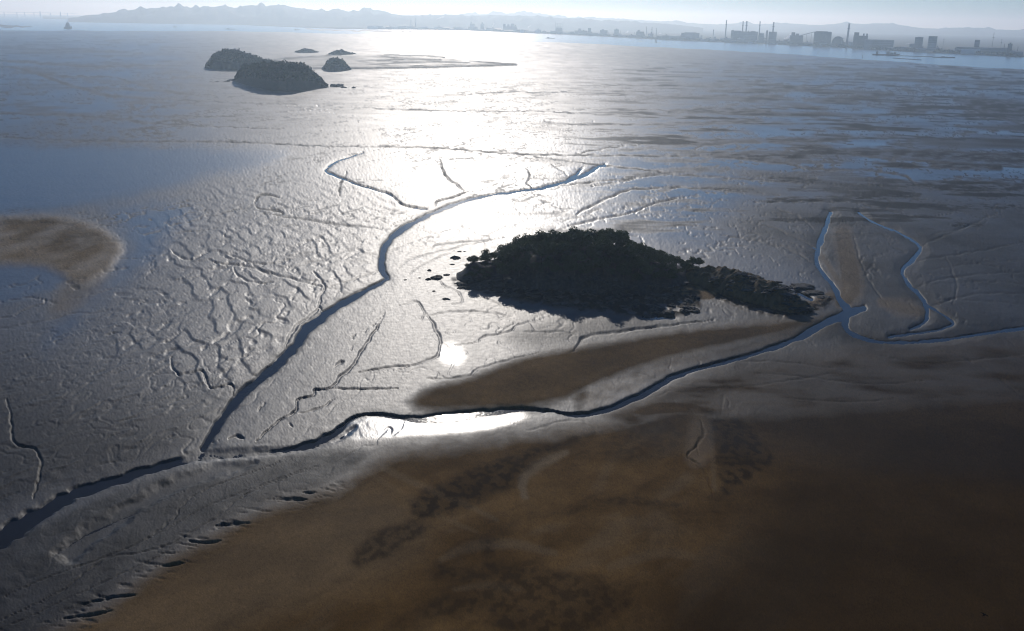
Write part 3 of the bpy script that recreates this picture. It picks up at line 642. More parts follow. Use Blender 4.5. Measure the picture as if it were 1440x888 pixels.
ws = water_mat('sea_water', .22, (.035, .05, .06), .05, .5)
tag(sheet('water', 60, 2600, wm, WATER_Z), kind='structure')
tag(sheet('sea', 2601, 31000, ws, WATER_Z, 50, 120), kind='structure')

# ------------------------------------------------------------------ hazy air
hz = bpy.data.materials.new('haze'); hz.use_nodes = True
hn = hz.node_tree; hn.nodes.remove(hn.nodes['Principled BSDF'])
pv = hn.nodes.new('ShaderNodeVolumePrincipled')
pv.inputs['Color'].default_value = (*HAZE_COL, 1); pv.inputs['Density'].default_value = HAZE_D
pv.inputs['Absorption Color'].default_value = (1, 1, 1, 1)          # thin haze scatters, it does not soak light up
pv.inputs['Anisotropy'].default_value = HAZE_G
hn.links.new(pv.outputs[0], hn.nodes['Material Output'].inputs['Volume'])
hb = 45000.0; zt, zb = 460.0, -6.0
hv = [(x, y, z) for z in (zb, zt) for x, y in ((-hb, -hb), (hb, -hb), (hb, hb), (-hb, hb))]
haze = mesh_obj('haze', hv, [(3, 2, 1, 0), (4, 5, 6, 7), (0, 1, 5, 4), (1, 2, 6, 5), (2, 3, 7, 6), (3, 0, 4, 7)], hz)
tag(haze, kind='stuff')
# ------------------------------------------------------------------ wooded islands
def simple_mat(name, c1, c2, scale, rough=.9, detail=6, bumpd=0.0, spec=.2):
    q = NT(name); p = q.pos()
    n = q.noise(scale, detail, .65, p)
    q.link(q.mix(q.ramp(n, .35, .65), c1, c2), q.b.inputs['Base Color'])
    q.b.inputs['Roughness'].default_value = rough; q.b.inputs['Specular IOR Level'].default_value = spec
    if bumpd: q.link(q.bump(n, 1.0, bumpd), q.b.inputs['Normal'])
    return q.m
def leaf_mat(name, c1, c2, trans=.35):
    q = NT(name); oi = q.new('ShaderNodeObjectInfo')
    n = q.noise(.8, 3, .6, q.pos())
    f = q.math('ADD', q.math('MULTIPLY', n, .7), q.math('MULTIPLY', oi.outputs['Random'], .4))
    q.link(q.mix(q.ramp(f, .3, .8), c1, c2), q.b.inputs['Base Color'])
    q.b.inputs['Roughness'].default_value = .6; q.b.inputs['Specular IOR Level'].default_value = .25
    tr = q.new('ShaderNodeBsdfTranslucent'); tr.inputs['Color'].default_value = (c2[0] * 1.3, c2[1] * 1.5, c2[2], 1)
    ms = q.new('ShaderNodeMixShader'); ms.inputs[0].default_value = trans
    q.link(q.b.outputs[0], ms.inputs[1]); q.link(tr.outputs[0], ms.inputs[2])
    q.link(ms.outputs[0], q.n['Material Output'].inputs['Surface'])
    return q.m
M_ROCK = simple_mat('weedy_rock', (.022, .019, .016), (.055, .045, .035), .5, .85, 8, .5)
M_REEF = simple_mat('reef_soil', (.060, .036, .014), (.14, .08, .03), .22, .95, 8, .8)
M_LEAF = leaf_mat('foliage', (.008, .015, .004), (.026, .042, .010), .3)
M_SCRUB = leaf_mat('scrub_leaves', (.030, .026, .008), (.075, .050, .016), .3)
M_BARK = simple_mat('bark', (.05, .04, .03), (.10, .08, .06), 2.0)
M_FARLEAF = simple_mat('far_foliage', (.006, .011, .006), (.016, .026, .010), .12, .85)

def island_shape(cols, depth, nx=120, nt_=36, rough=.1, seed=0, sharp=.62):
    """heightfield between a front and a back foot; cols: px, y of the skyline, y of the front foot, height of its trees"""
    C = np.array(cols, float)
    s = np.linspace(0, 1, nx); px = C[0, 0] + s * (C[-1, 0] - C[0, 0])
    yt = np.interp(px, C[:, 0], C[:, 1]); yf = np.interp(px, C[:, 0], C[:, 2]); th = np.interp(px, C[:, 0], C[:, 3])
    dp = np.interp(px, [c[0] for c in depth], [c[1] for c in depth])
    G = np.zeros((nx, nt_, 3))
    for k in range(nx):
        f = ground(px[k], yf[k]); d0 = math.hypot(f[0], f[1])
        dr = d0 + .52 * dp[k]
        hr = max(.4, at_dist(px[k], yt[k], dr)[2] - th[k])
        a = math.atan2(f[0], f[1])
        for j, t in enumerate(np.linspace(0, 1, nt_)):
            d = d0 + t * dp[k] + (1.5 * noise(np.array([k * .18]), np.array([seed + 3.3]), seed)[0] * (1 - t)) * dp[k] * .06
            z = hr * max(0.0, math.sin(math.pi * min(max(t * .97 + .015, 0), 1))) ** sharp
            G[k, j] = (d * math.sin(a), d * math.cos(a), z)
    n = fbm(G[..., 0] / (dp.mean() * .18), G[..., 1] / (dp.mean() * .18), 4, seed)
    hmax = G[..., 2].max()
    G[..., 2] += n * hmax * rough * np.clip(G[..., 2] / (hmax * .3), 0, 1)
    G[:, 0, 2] = -1.5; G[:, -1, 2] = -1.5; G[0, :, 2] = -1.5; G[-1, :, 2] = -1.5
    return G, th

def grid_quads(nx, nt_):
    k = np.arange(nx * nt_).reshape(nx, nt_)
    return np.stack([k[:-1, :-1].ravel(), k[1:, :-1].ravel(), k[1:, 1:].ravel(), k[:-1, 1:].ravel()], 1)

def island(cols, depth, label, mat, **kw):
    G, th = island_shape(cols, depth, **kw)
    c = G[G.shape[0] // 2, G.shape[1] // 2].copy(); c[2] = 0
    root = empty('island', c)
    tag(root, label, 'island')
    V = (G - c).reshape(-1, 3)
    quad_mesh('rocky_base', V, grid_quads(*G.shape[:2]), mat, root)
    return root, G, th, c

def leaf_quads(P, size, jitter=.5, rng=RNG):
    """one small randomly turned quad at every point; returns verts and quads"""
    n = len(P)
    u = rng.normal(size=(n, 3)); u /= np.linalg.norm(u, axis=1, keepdims=True)
    v = np.cross(u, rng.normal(size=(n, 3))); v /= np.linalg.norm(v, axis=1, keepdims=True)
    s = (size * rng.uniform(1 - jitter, 1 + jitter, n))[:, None]
    a = u * s; b = v * s * rng.uniform(.5, 1, (n, 1))
    V = np.stack([P - a * .5, P + b * .5, P + a * .6, P - b * .5], 1).reshape(-1, 3)
    return V, np.arange(4 * n).reshape(n, 4)

def tube(bm, pts, radii, seg=6):
    rings = []
    pts = [Vector(p) for p in pts]
    for i, p in enumerate(pts):
        d = (pts[min(i + 1, len(pts) - 1)] - pts[max(i - 1, 0)]).normalized()
        q = d.to_track_quat('Z', 'Y')
        rings.append([bm.verts.new(p + q @ Vector((radii[i] * math.cos(2 * math.pi * k / seg), radii[i] * math.sin(2 * math.pi * k / seg), 0))) for k in range(seg)])
    for a, b in zip(rings[:-1], rings[1:]):
        for k in range(seg):
            bm.faces.new((a[k], a[(k + 1) % seg], b[(k + 1) % seg], b[k]))
    bm.faces.new(rings[-1]); bm.faces.new(list(reversed(rings[0])))

def bm_obj(name, bm, mat, parent=None, smooth=False):
    me = bpy.data.meshes.new(name); bm.normal_update(); bm.to_mesh(me); bm.free()
    if mat: me.materials.append(mat)
    if smooth: me.shade_smooth()
    o = bpy.data.objects.new(name, me); COL.objects.link(o)
    if parent is not None: o.parent = parent
    return o

def make_tree(name, h, r, lean, nleaf, leafm, seed, flat=.75, trunk=True):
    rng = np.random.default_rng(seed); rnd = random.Random(seed)
    root = empty(name)
    bm = bmesh.new()
    tx, ty = lean
    top = Vector((tx, ty, h * .55))
    tube(bm, [(0, 0, -1.0), (tx * .3, ty * .3, h * .25), top], [.035 * h, .026 * h, .016 * h])
    lobes = []
    nl = 7
    for k in range(nl):
        a = k * 2.4 + rnd.uniform(-.4, .4); rr = r * rnd.uniform(.35, .7) * (0.2 if k == 0 else 1)
        e = Vector((tx + rr * math.cos(a), ty + rr * math.sin(a), h * rnd.uniform(.55, .80) if k else h * .84))
        tube(bm, [top * .75, (top + e) * .5 + Vector((0, 0, .04 * h)), e], [.014 * h, .010 * h, .005 * h], 5)
        lobes.append((e, r * rnd.uniform(.42, .62)))
    bm_obj('trunk', bm, M_BARK, root)
    P = []
    for e, lr in lobes:
        n = nleaf // nl
        d = rng.normal(size=(n, 3)); d /= np.linalg.norm(d, axis=1, keepdims=True)
        rad = lr * rng.uniform(.45, 1.12, n) ** .6
        q = d * rad[:, None] * np.array([1, 1, flat]) + np.array(e)
        P.append(q[rng.uniform(size=n) < .9])
    P = np.vstack(P)
    V, Q = leaf_quads(P, .16 * r, rng=rng)
    quad_mesh('crown', V, Q, leafm, root, smooth=False)
    return root

def copy_thing(o):
    c = o.copy(); COL.objects.link(c)
    for ch in list(o.children):
        d = ch.copy(); COL.objects.link(d); d.parent = c
    return c

# --- the near island
near_cols = [(640, 389, 393, 0), (652, 376, 398, 2), (662, 360, 400, 4), (690, 353, 404, 7), (712, 344, 406, 8), (735, 331, 408, 9), (770, 327, 409, 9), (830, 324, 411, 9), (850, 320, 412, 10), (872, 328, 413, 9), (885, 342, 414, 9), (910, 349, 415, 8),
             (935, 358, 413, 7), (955, 364, 405, 6), (970, 365, 398, 6), (985, 366, 392, 5)]
isl, G1, th1, c1 = island(near_cols, [(640, 14), (665, 34), (700, 52), (760, 68), (880, 68), (940, 52), (985, 24)], 'dark wooded island rising from the mudflat beside the winding creek', M_ROCK, nx=150, nt_=44, rough=.08, seed=3)
reef_cols = [(962, 378, 398, 2), (985, 372, 404, 2), (1000, 374, 410, 1.5), (1020, 377, 417, 1.2), (1045, 383, 425, 1), (1075, 394, 433, .8), (1100, 405, 439, .5), (1118, 417, 441, .3), (1142, 432, 437, 0)]
reef, G2, th2, c2 = island(reef_cols, [(962, 20), (1000, 34), (1050, 42), (1090, 36), (1142, 6)], 'low brown rocky reef trailing off the wooded island towards the right-hand creek', M_REEF, nx=110, nt_=40, rough=.32, seed=8, sharp=.8)
reef.name = 'reef'; reef['category'] = 'reef'
protos = [make_tree('tree', 9.0, 3.9, (.3, .2), 1500, M_LEAF, 21), make_tree('tree', 8.0, 3.5, (-.5, .1), 1400, M_LEAF, 22), make_tree('tree', 10.0, 4.2, (.1, -.4), 1600, M_LEAF, 23, .85),
          make_tree('tree', 7.0, 3.6, (.6, .3), 1300, M_LEAF, 24, .65), make_tree('tree', 9.5, 3.6, (-.3, -.3), 1400, M_LEAF, 25, .95)]
zone_lab = [(705, 'dark leafy tree on the low left-hand shoulder of the wooded island'), (760, 'dark leafy tree on the steep left rise of the wooded island'),
            (842, 'dark leafy tree on the broad flat crest of the wooded island'), (880, 'dark round tree in the tallest clump, at the crest end of the wooded island'),
            (930, 'dark leafy tree on the slope falling from the crest towards the reef'), (2000, 'low dark green tree on the saddle between wooded island and brown reef')]
placed = []
cand = [(k, j) for k in range(G1.shape[0]) for j in range(3, G1.shape[1] - 8)]
rr_ = random.Random(4); rr_.shuffle(cand)
first = set()
for k, j in cand:
    if th1[k] < 2.5: continue
    if j < 7 and rr_.random() < .75: continue
    p_ = G1[k, j] + np.array([rr_.uniform(-.6, .6), rr_.uniform(-.6, .6), 0])
    if any((p_[0] - q[0]) ** 2 + (p_[1] - q[1]) ** 2 < 4.3 ** 2 for q in placed): continue
    if len(placed) >= 270: break
    placed.append(p_)
    v = rr_.randrange(5)
    t = protos[v] if v not in first else copy_thing(protos[v])
    first.add(v)
    s_ = th1[k] / 9.0 * rr_.choice([.6, .72, .85, .95, 1.02, 1.12])
    t.location = (p_[0], p_[1], p_[2] - .3); t.rotation_euler = (0, 0, rr_.uniform(0, 6.28)); t.scale = (max(.62, s_) * rr_.uniform(.9, 1.15),) * 2 + (s_,)
    pxx = float(project(p_[None])[0][0])
    lab = next(l for lim, l in zone_lab if pxx < lim)
    tag(t, lab, 'tree', 'trees covering the near island')
# scrub along the reef
sp = [make_tree('shrub', 2.4, 1.5, (.1, 0), 420, M_SCRUB, 31, .8), make_tree('shrub', 1.9, 1.6, (-.1, .1), 420, M_SCRUB, 32, .7)]
placed2 = []; first = set()
cand = [(k, j) for k in range(8, int(G2.shape[0] * .74)) for j in range(7, 34)]
rr_.shuffle(cand)
for k, j in cand:
    p_ = G2[k, j]
    if p_[2] < 2.2 or any((p_[0] - q[0]) ** 2 + (p_[1] - q[1]) ** 2 < 2.6 ** 2 for q in placed2): continue
    if len(placed2) >= 38: break
    placed2.append(p_); v = rr_.randrange(2)
    t = sp[v] if v not in first else copy_thing(sp[v]); first.add(v)
    s_ = rr_.uniform(.3, .65)
    t.location = tuple(p_ - np.array([0, 0, .15])); t.rotation_euler = (0, 0, rr_.uniform(0, 6.28)); t.scale = (s_ * 1.2, s_ * 1.2, s_)
    tag(t, 'low brown green shrub growing on the brown rocky reef', 'shrub', 'shrubs on the reef')

# --- rocks
def make_rock(seed, flat=.55):
    rng = random.Random(seed); bm = bmesh.new()
    bmesh.ops.create_icosphere(bm, subdivisions=3, radius=1.0)
    o = Vector((seed * 3.7, seed * 1.3, 0))
    from mathutils import noise as mn
    for v in bm.verts:
        n = mn.noise(v.co * 1.1 + o) * .55 + mn.noise(v.co * 2.7 + o) * .28 + mn.noise(v.co * 6 + o) * .12
        v.co *= 1 + n
        v.co.z *= flat
        v.co.z = round(v.co.z * 5) / 5 * .5 + v.co.z * .5       # ledges
    return bm
rock_me = []
for s_ in range(6):
    b = make_rock(s_ + 1, .5 + .1 * (s_ % 3)); me_ = bpy.data.meshes.new('rock'); b.to_mesh(me_); b.free(); me_.materials.append(M_ROCK); rock_me.append(me_)
def rock(p, sx, sy, sz, label, group=None):
    o = bpy.data.objects.new('rock', rr_.choice(rock_me)); COL.objects.link(o)
    o.location = (p[0], p[1], p[2]); o.scale = (sx, sy, sz); o.rotation_euler = (0, 0, rr_.uniform(-.5, .5))
    tag(o, label, 'rock', group)
    return o
def mpp(x, y):
    return float(np.linalg.norm(ground(x, y) - CAM)) / FPX
singles = [(614, 391, 17, 1.5, 'jagged black rock standing alone off the left tip of the wooded island'), (603, 393, 9, 1.0, 'small black rock nearest the creek, beyond the left tip of the island'), (628, 387, 9, .8, 'flat dark rock linking the lone jagged rock to the island tip'),
           (604, 381, 6, .8, 'little rock behind the lone jagged rock off the island tip'), (641, 363, 13, 1.6, 'rounded black rock at the back of the island left end'), (646, 354, 6, .7, 'tiny rock on bright mud behind the island left end'), (653, 354, 4, .6, 'tiniest rock on the bright mud behind the island left end'),
           (636, 372, 7, .5, 'low flat rock just below the rounded black rock'), (627, 421, 11, .6, 'flat dark rock lying alone on the mud below the island left tip'), (610, 410, 5, .5, 'small stone on the mud between lone flat rock and jagged rock'),
           (733, 426.5, 7, .8, 'small dark boulder on the sand at the foot of the island'), (780, 430, 13, 1.6, 'brownish pointed boulder at the waterline under the island cliff'), (792, 430, 6, .8, 'small boulder beside the brownish pointed boulder'), (818, 436, 10, .9, 'low rock jutting onto sand below the middle of the island'), (846, 438, 12, 1.0, 'dark rock jutting onto the sand right of the low one'),
           (915, 443, 22, 1.5, 'big black rock outcrop beside the small blue pool'), (940, 440, 18, 1.8, 'bulky black rock at the right corner of the island foot'), (965, 434, 16, 1.6, 'black rock at the island corner facing the pale beach'), (968, 425, 14, 1.6, 'dark rock above the pale beach corner'),
           (1128, 404, 34, 2.6, 'largest black rock beyond the reef end, behind the tidal pool'), (1145, 412, 26, 1.8, 'black rock between the tidal pool and the right-hand creek'), (1158, 418, 18, 1.1, 'low black rock at the very tip of the reef by the creek'), (1112, 404, 10, 1.2, 'dark rock tucked behind the reef end'),
           (1008, 419, 5, .5, 'small dark stone on the pale beach'), (590, 391, 5, .4, 'little stone on the creek bank left of the jagged rock'), (570, 394, 5, .4, 'little stone at the bend of the main creek')]
for x, y, wpx, hz_, lab in singles:
    m_ = mpp(x, y); p_ = ground(x, y)
    p_[2] = gz(p_[0], p_[1])
    rock(p_, wpx * m_ * .5, wpx * m_ * .45, hz_ * 1.1, lab)
for k in range(64):   # rocks along the front foot of the island
    s_ = rr_.uniform(.03, .99); i_ = int(s_ * (G1.shape[0] - 1)); j_ = rr_.choice([0, 0, 1, 2, 3, 4])
    p_ = G1[i_, j_].copy(); p_[0] += rr_.uniform(-1, 1); p_[1] += rr_.uniform(-3.2, 1) - 1.0 * (j_ == 0)
    p_[2] = max(gz(p_[0], p_[1]), G1[i_, j_][2] * .8 if j_ else -9) - .1
    a_ = rr_.uniform(.9, 3.4)
    rock(p_, a_ * rr_.uniform(.9, 1.4), a_, a_ * rr_.uniform(.6, 1.1), 'black rock in the boulder line along the foot of the wooded island', 'rocks along the foot of the island')
for k in range(95):   # black boulders in the island's shade
    p_ = ground(rr_.uniform(642, 880), 0 + 400) ; px_ = rr_.uniform(645, 880); f_ = (px_ - 640) / 240
    p_ = ground(px_, rr_.uniform(398 + 12 * f_, 404 + 33 * min(1, f_ * 1.25))); p_[2] = gz(p_[0], p_[1]) - .1
    a_ = rr_.choice([.6, .9, 1.2, 1.6, 2.3])
    rock(p_, a_ * rr_.uniform(.9, 1.7), a_, a_ * rr_.uniform(.5, 1.0), 'black boulder on the shaded shore before the left half of the island', 'boulders before the left half of the island')
for k in range(46):   # the boulder field in front of the island's right half
    p_ = ground(rr_.uniform(865, 978), rr_.uniform(414, 442)); p_[2] = gz(p_[0], p_[1]) - .1
    a_ = rr_.uniform(.8, 2.6)
    rock(p_, a_ * rr_.uniform(.9, 1.5), a_, a_ * rr_.uniform(.6, 1.1), 'black boulder in the rock field before the right half of the island', 'boulders before the right half of the island')
for k in range(120):  # rocks all over the lower reef
    i_ = rr_.randrange(10, G2.shape[0] - 1); j_ = rr_.randrange(0, 28)
    if i_ < 45 and j_ > 10: continue
    p_ = G2[i_, j_].copy(); p_[1] += rr_.uniform(-2.5, 1); p_[0] += rr_.uniform(-1, 1.5)
    p_[2] = max(p_[2], gz(p_[0], p_[1])) - .15
    a_ = rr_.choice([.5, .8, 1.1, 1.5, 2.2])
    rock(p_, a_ * rr_.uniform(1, 1.9), a_ * .9, a_ * rr_.uniform(.4, .7), 'weed-dark rock among the many strewn over the reef', 'rocks strewn over the reef')

# --- the islets far out on the flat: rock base and a wood that reads as one mass
def far_island(cols, depth, label, seed, ncl, leaf):
    root, G, th, c = island(cols, depth, label, M_ROCK, nx=70, nt_=30, rough=.10, seed=seed, sharp=.55)
    rng = np.random.default_rng(seed + 50)
    nx, nt_ = G.shape[:2]
    u = rng.uniform(.02, .98, ncl) * (nx - 1); v = rng.uniform(.05, .93, ncl) * (nt_ - 1)
    i0 = u.astype(int); j0 = v.astype(int); fu = (u - i0)[:, None]; fv = (v - j0)[:, None]
    P = (G[i0, j0] * (1 - fu) + G[i0 + 1, j0] * fu) * (1 - fv) + (G[i0, j0 + 1] * (1 - fu) + G[i0 + 1, j0 + 1] * fu) * fv
    T = th[i0] * (.35 + 1.7 * np.clip(noise(P[:, 0] / 11, P[:, 1] / 11, seed) + .4, 0, 1))
    P[:, 2] += T * rng.uniform(.1, 1.0, ncl) ** .7
    keep = P[:, 2] > 2.5
    V, Q = leaf_quads(P[keep] - c, leaf, .5, rng)
    o = quad_mesh('tree_cover', V, Q, M_FARLEAF, root, smooth=False)
    o['kind'] = 'stuff'
    return root
far_island([(328, 113, 114, 1), (334, 103, 116, 6), (344, 93, 119, 8), (360, 90.5, 123, 8), (380, 89.5, 128, 8), (405, 89, 129.3, 8), (422, 89.5, 128.5, 8), (435, 94, 126, 7), (448, 107, 124.5, 6), (456, 117, 124, 3), (464, 123, 123.5, 1)],
           [(328, 50), (345, 120), (400, 170), (440, 130), (464, 40)], 'largest far wooded islet, dark and flat-topped, out on the shining flats', 71, 10000, 4.0)
far_island([(287, 95, 96, 1), (293, 87, 97, 5), (300, 79, 97.7, 8), (310, 73, 98.2, 8), (320, 71, 98.6, 8), (335, 71, 99, 8), (345, 75, 99, 8), (360, 80, 99, 7), (370, 84, 99, 6), (385, 88, 99, 6), (396, 89, 97, 4)],
           [(287, 60), (310, 220), (360, 220), (396, 90)], 'domed far wooded islet partly behind the flat-topped one', 77, 8000, 4.2)
far_island([(452, 97, 98, 1), (457, 92, 99, 4), (461, 86, 99.6, 6), (468, 82, 99.9, 7), (475, 82, 100, 7), (482, 85, 99.8, 7), (487, 90, 99.4, 5), (495, 98, 98.6, 1)], [(452, 30), (470, 80), (495, 30)], 'small round wooded islet at the start of the far mud spit', 83, 2600, 3.2)
far_island([(413, 74, 74.3, 1), (420, 71.5, 74.6, 4), (428, 69, 74.8, 5), (438, 70.5, 74.7, 4), (449, 73.8, 74.3, 1)], [(413, 40), (430, 150), (449, 40)], 'tiny low islet standing alone in bright water behind the others', 87, 1500, 4.0)
far_island([(458, 76.6, 76.9, 1), (466, 74.5, 77.4, 3), (472, 71.7, 77.6, 5), (482, 70.8, 77.6, 5), (489, 74, 77.4, 4), (502, 75.8, 76.6, 1)], [(458, 40), (478, 160), (502, 40)], 'tiny peaked islet on the far rim of the mud spit', 91, 1700, 4.0)
for x, y, wpx, hz_, lab in [(328, 114, 16, 5, 'dark rock ledge at the left foot of the flat-topped islet'), (319, 115.5, 9, 2.5, 'low rock outlier left of the flat-topped islet'), (474, 122, 17, 9, 'dark peaked rock just right of the flat-topped islet'), (483, 124, 9, 4, 'small rock beside the dark peaked rock'),
                       (498, 124.5, 6, 4, 'lone rock furthest right of the flat-topped islet'), (297, 115, 4, 2, 'speck of rock left of the ledge'), (305, 115.5, 5, 2.5, 'second speck of rock nearer the ledge')]:
    m_ = mpp(x, y); p_ = ground(x, y, -.5)
    rock(p_, wpx * m_ * .5, wpx * m_ * .6, hz_, lab)
# ------------------------------------------------------------------ the far shore
SHORE = [(60, 26.5), (100, 27.5), (200, 30.5), (300, 33.5), (400, 38), (480, 41), (520, 41.5), (640, 42.7), (760, 47.5), (840, 51), (960, 57.5), (1080, 62.2), (1200, 67.8), (1300, 74), (1360, 76.5), (1440, 80.5), (1600, 90), (1900, 108)]
shx = np.array([s[0] for s in SHORE], float); shy = np.array([s[1] for s in SHORE], float)
M_LAND = simple_mat('land_scrub', (.030, .036, .022), (.070, .066, .045), .01, .95, 8)
M_HILL = simple_mat('hill_wood', (.018, .026, .016), (.040, .048, .028), .004, .95, 8)
M_CONC = simple_mat('concrete', (.16, .165, .17), (.25, .25, .25), .03, .9)
M_GREY = simple_mat('grey_cladding', (.10, .11, .12), (.17, .18, .19), .02, .7)
M_DARK = simple_mat('dark_steel', (.045, .047, .05), (.085, .085, .085), .05, .6)
M_PALE = simple_mat('pale_cladding', (.42, .43, .44), (.58, .58, .57), .02, .6)
M_RUST = simple_mat('ship_red', (.06, .035, .03), (.10, .055, .045), .2, .6)

def shore_dist(px):
    g_ = ground(px, float(np.interp(px, shx, shy))); return math.hypot(g_[0], g_[1])
pxs = np.arange(60, 1901, 10.0)
back = [0, 15, 60, 250, 700, 1500, 3000, 6000, 12000, 22000]
LV = []
for x in pxs:
    d0 = shore_dist(x); a = math.atan2(*(ground(x, float(np.interp(x, shx, shy)))[:2]))
    for b in back:
        d = d0 + b + (30 * noise(np.array([x * .06]), np.array([.3]))[0] if b < 100 else 0)
        d = min(d, 30000)
        z = -2.0 if b == 0 else 2.5 + (3 * noise(np.array([x * .05]), np.array([b * .002]), 3)[0] + 2) * (b > 20)
        LV.append((d * math.sin(a), d * math.cos(a), z))
tag(quad_mesh('far_shore', np.array(LV), grid_quads(len(pxs), len(back)), M_LAND), kind='structure')

def hills(name, prof, dist, width, seed, amp):
    P = np.array(prof, float); xs = np.arange(P[0, 0], P[-1, 0] + 1, 3.0); ys = np.interp(xs, P[:, 0], P[:, 1])
    ts = np.linspace(-1, 1, 23); V = []
    for x, y in zip(xs, ys):
        top = at_dist(x, y, dist)[2]; a = math.atan2(*at_dist(x, y, dist)[:2])
        top += amp * noise(np.array([x * .11]), np.array([.7]), seed)[0] + amp * .6 * noise(np.array([x * .31]), np.array([.7]), seed)[0]
        for t in ts:
            d = dist + t * width
            k = (1 - abs(t) ** 1.4) * (1 + (.5 * noise(np.array([x * .05]), np.array([t * 3.0]), seed + 2)[0] + .25 * noise(np.array([x * .13]), np.array([t * 7.0]), seed + 5)[0]) * (t < -.05))
            V.append((d * math.sin(a), d * math.cos(a), -3 + (top + 3) * max(0, k)))
    return tag(quad_mesh(name, np.array(V), grid_quads(len(xs), len(ts)), M_HILL), kind='structure')
hills('hills', [(95, 26), (140, 20), (165, 17), (190, 15), (215, 11.5), (235, 11), (260, 12), (290, 10.5), (312, 9), (330, 11), (362, 11), (380, 8), (397, 7), (412, 10.5), (430, 13), (450, 15), (478, 16.5), (500, 16), (520, 14), (538, 15), (552, 20), (570, 22.5), (600, 21.5), (640, 21),
                 (660, 22.5), (685, 21.5), (712, 22), (738, 22.5), (762, 23), (790, 26), (812, 26), (840, 29), (880, 31), (930, 33), (960, 36), (990, 40)], 17000, 2600, 201, 14)
hills('hills', [(540, 24), (600, 22), (640, 21), (690, 20), (720, 19), (745, 20.5), (765, 20), (800, 25), (850, 25.5), (890, 28), (920, 29.5), (960, 31.5), (990, 34), (1015, 35), (1040, 32.5), (1065, 34), (1110, 33.5), (1150, 35.5), (1175, 34), (1195, 33.2), (1215, 34), (1236, 32.8), (1256, 34), (1280, 37.5), (1298, 40), (1320, 40.5),
                 (1345, 39), (1380, 39.5), (1405, 42), (1440, 43), (1500, 41), (1600, 48), (1750, 52)], 24000, 4000, 207, 12)

# ------------------------------------------------------------------ building helpers
def bx(bm, x0, x1, y0, y1, z0, z1):
    v = [bm.verts.new(p) for p in ((x0, y0, z0), (x1, y0, z0), (x1, y1, z0), (x0, y1, z0), (x0, y0, z1), (x1, y0, z1), (x1, y1, z1), (x0, y1, z1))]
    for f in ((3, 2, 1, 0), (4, 5, 6, 7), (0, 1, 5, 4), (1, 2, 6, 5), (2, 3, 7, 6), (3, 0, 4, 7)): bm.faces.new([v[i] for i in f])
def cyl(bm, x, y, z0, z1, r0, r1, seg=12): tube(bm, [(x, y, z0), (x, y, z1)], [r0, r1], seg)
BASE = 3.0
class Site:
    """a spot on the far shore under photo column px, set back from the shoreline; m = metres per photo pixel there"""
    def __init__(s, px, setback):
        d0 = shore_dist(px) + setback
        g_ = at_dist(px, 0, d0); s.d = d0; s.px = px
        s.p = (g_[0], g_[1], BASE); s.rz = -math.atan2(g_[0], g_[1]); s.m = math.hypot(d0, H) / FPX
    def z(s, y):        # height of a skyline pixel above the base
        return at_dist(s.px, y, s.d)[2] - BASE
    def root(s, name, label, cat, group=None):
        return tag(empty(name, s.p, s.rz), label, cat, group)

def chimney(px, ytop, w, label, setback=250, lean=0.0, collar=True):
    S = Site(px, setback); r = w * S.m * .5; h = S.z(ytop)
    root = S.root('chimney', label, 'chimney')
    bm = bmesh.new(); tube(bm, [(0, 0, -1), (lean * h * .5, 0, h * .5), (lean * h, 0, h)], [r * 1.15, r, r * .85], 14); bm_obj('stack', bm, M_CONC, root, True)
    if collar:
        bm = bmesh.new(); tube(bm, [(lean * h, 0, h), (lean * h, 0, h + 2.5)], [r * 1.1, r * 1.1], 14); bm_obj('cap', bm, M_DARK, root)
        bm = bmesh.new(); tube(bm, [(lean * h * .82, 0, h * .80), (lean * h * .82, 0, h * .82)], [r * 1.5, r * 1.5], 14); bm_obj('gallery', bm, M_DARK, root)
    bm = bmesh.new(); bx(bm, -r * 2.2, r * 2.2, -r * 2, r * 2, -1, min(8, h * .1)); bm_obj('plinth', bm, M_CONC, root)
    return root
CH = [(1024, 29, 1.5, 'slim tall chimney standing apart at the left of the power station'), (1047.6, 30.6, 1.6, 'tall chimney, first of the close pair above the boiler house'), (1052.8, 30.6, 2.0, 'thicker chimney, second of the close pair above the boiler house'), (1071.6, 31, 1.5, 'slim chimney at the right end of the boiler house'),
      (1091, 32, 2.0, 'dark chimney above the narrow tall block, left of the white steam'), (911.4, 38.2, 1.0, 'faint chimney, first of three in the hazy works'), (919.2, 39, 1.1, 'faint chimney, middle of three in the hazy works'), (925.5, 40.6, 1.1, 'faint short chimney, last of three in the hazy works')]
for a_ in CH: chimney(*a_)
chimney(1197.5, 34, 2.6, 'thick leaning chimney between arched shed and twin-stack block', 200, .018)
chimney(577.5, 26.5, 1.3, 'very faint chimney on the hazy hill shore, first of a pair', 900); chimney(584.3, 26, 1.5, 'very faint chimney on the hazy hill shore, second of a pair', 900)

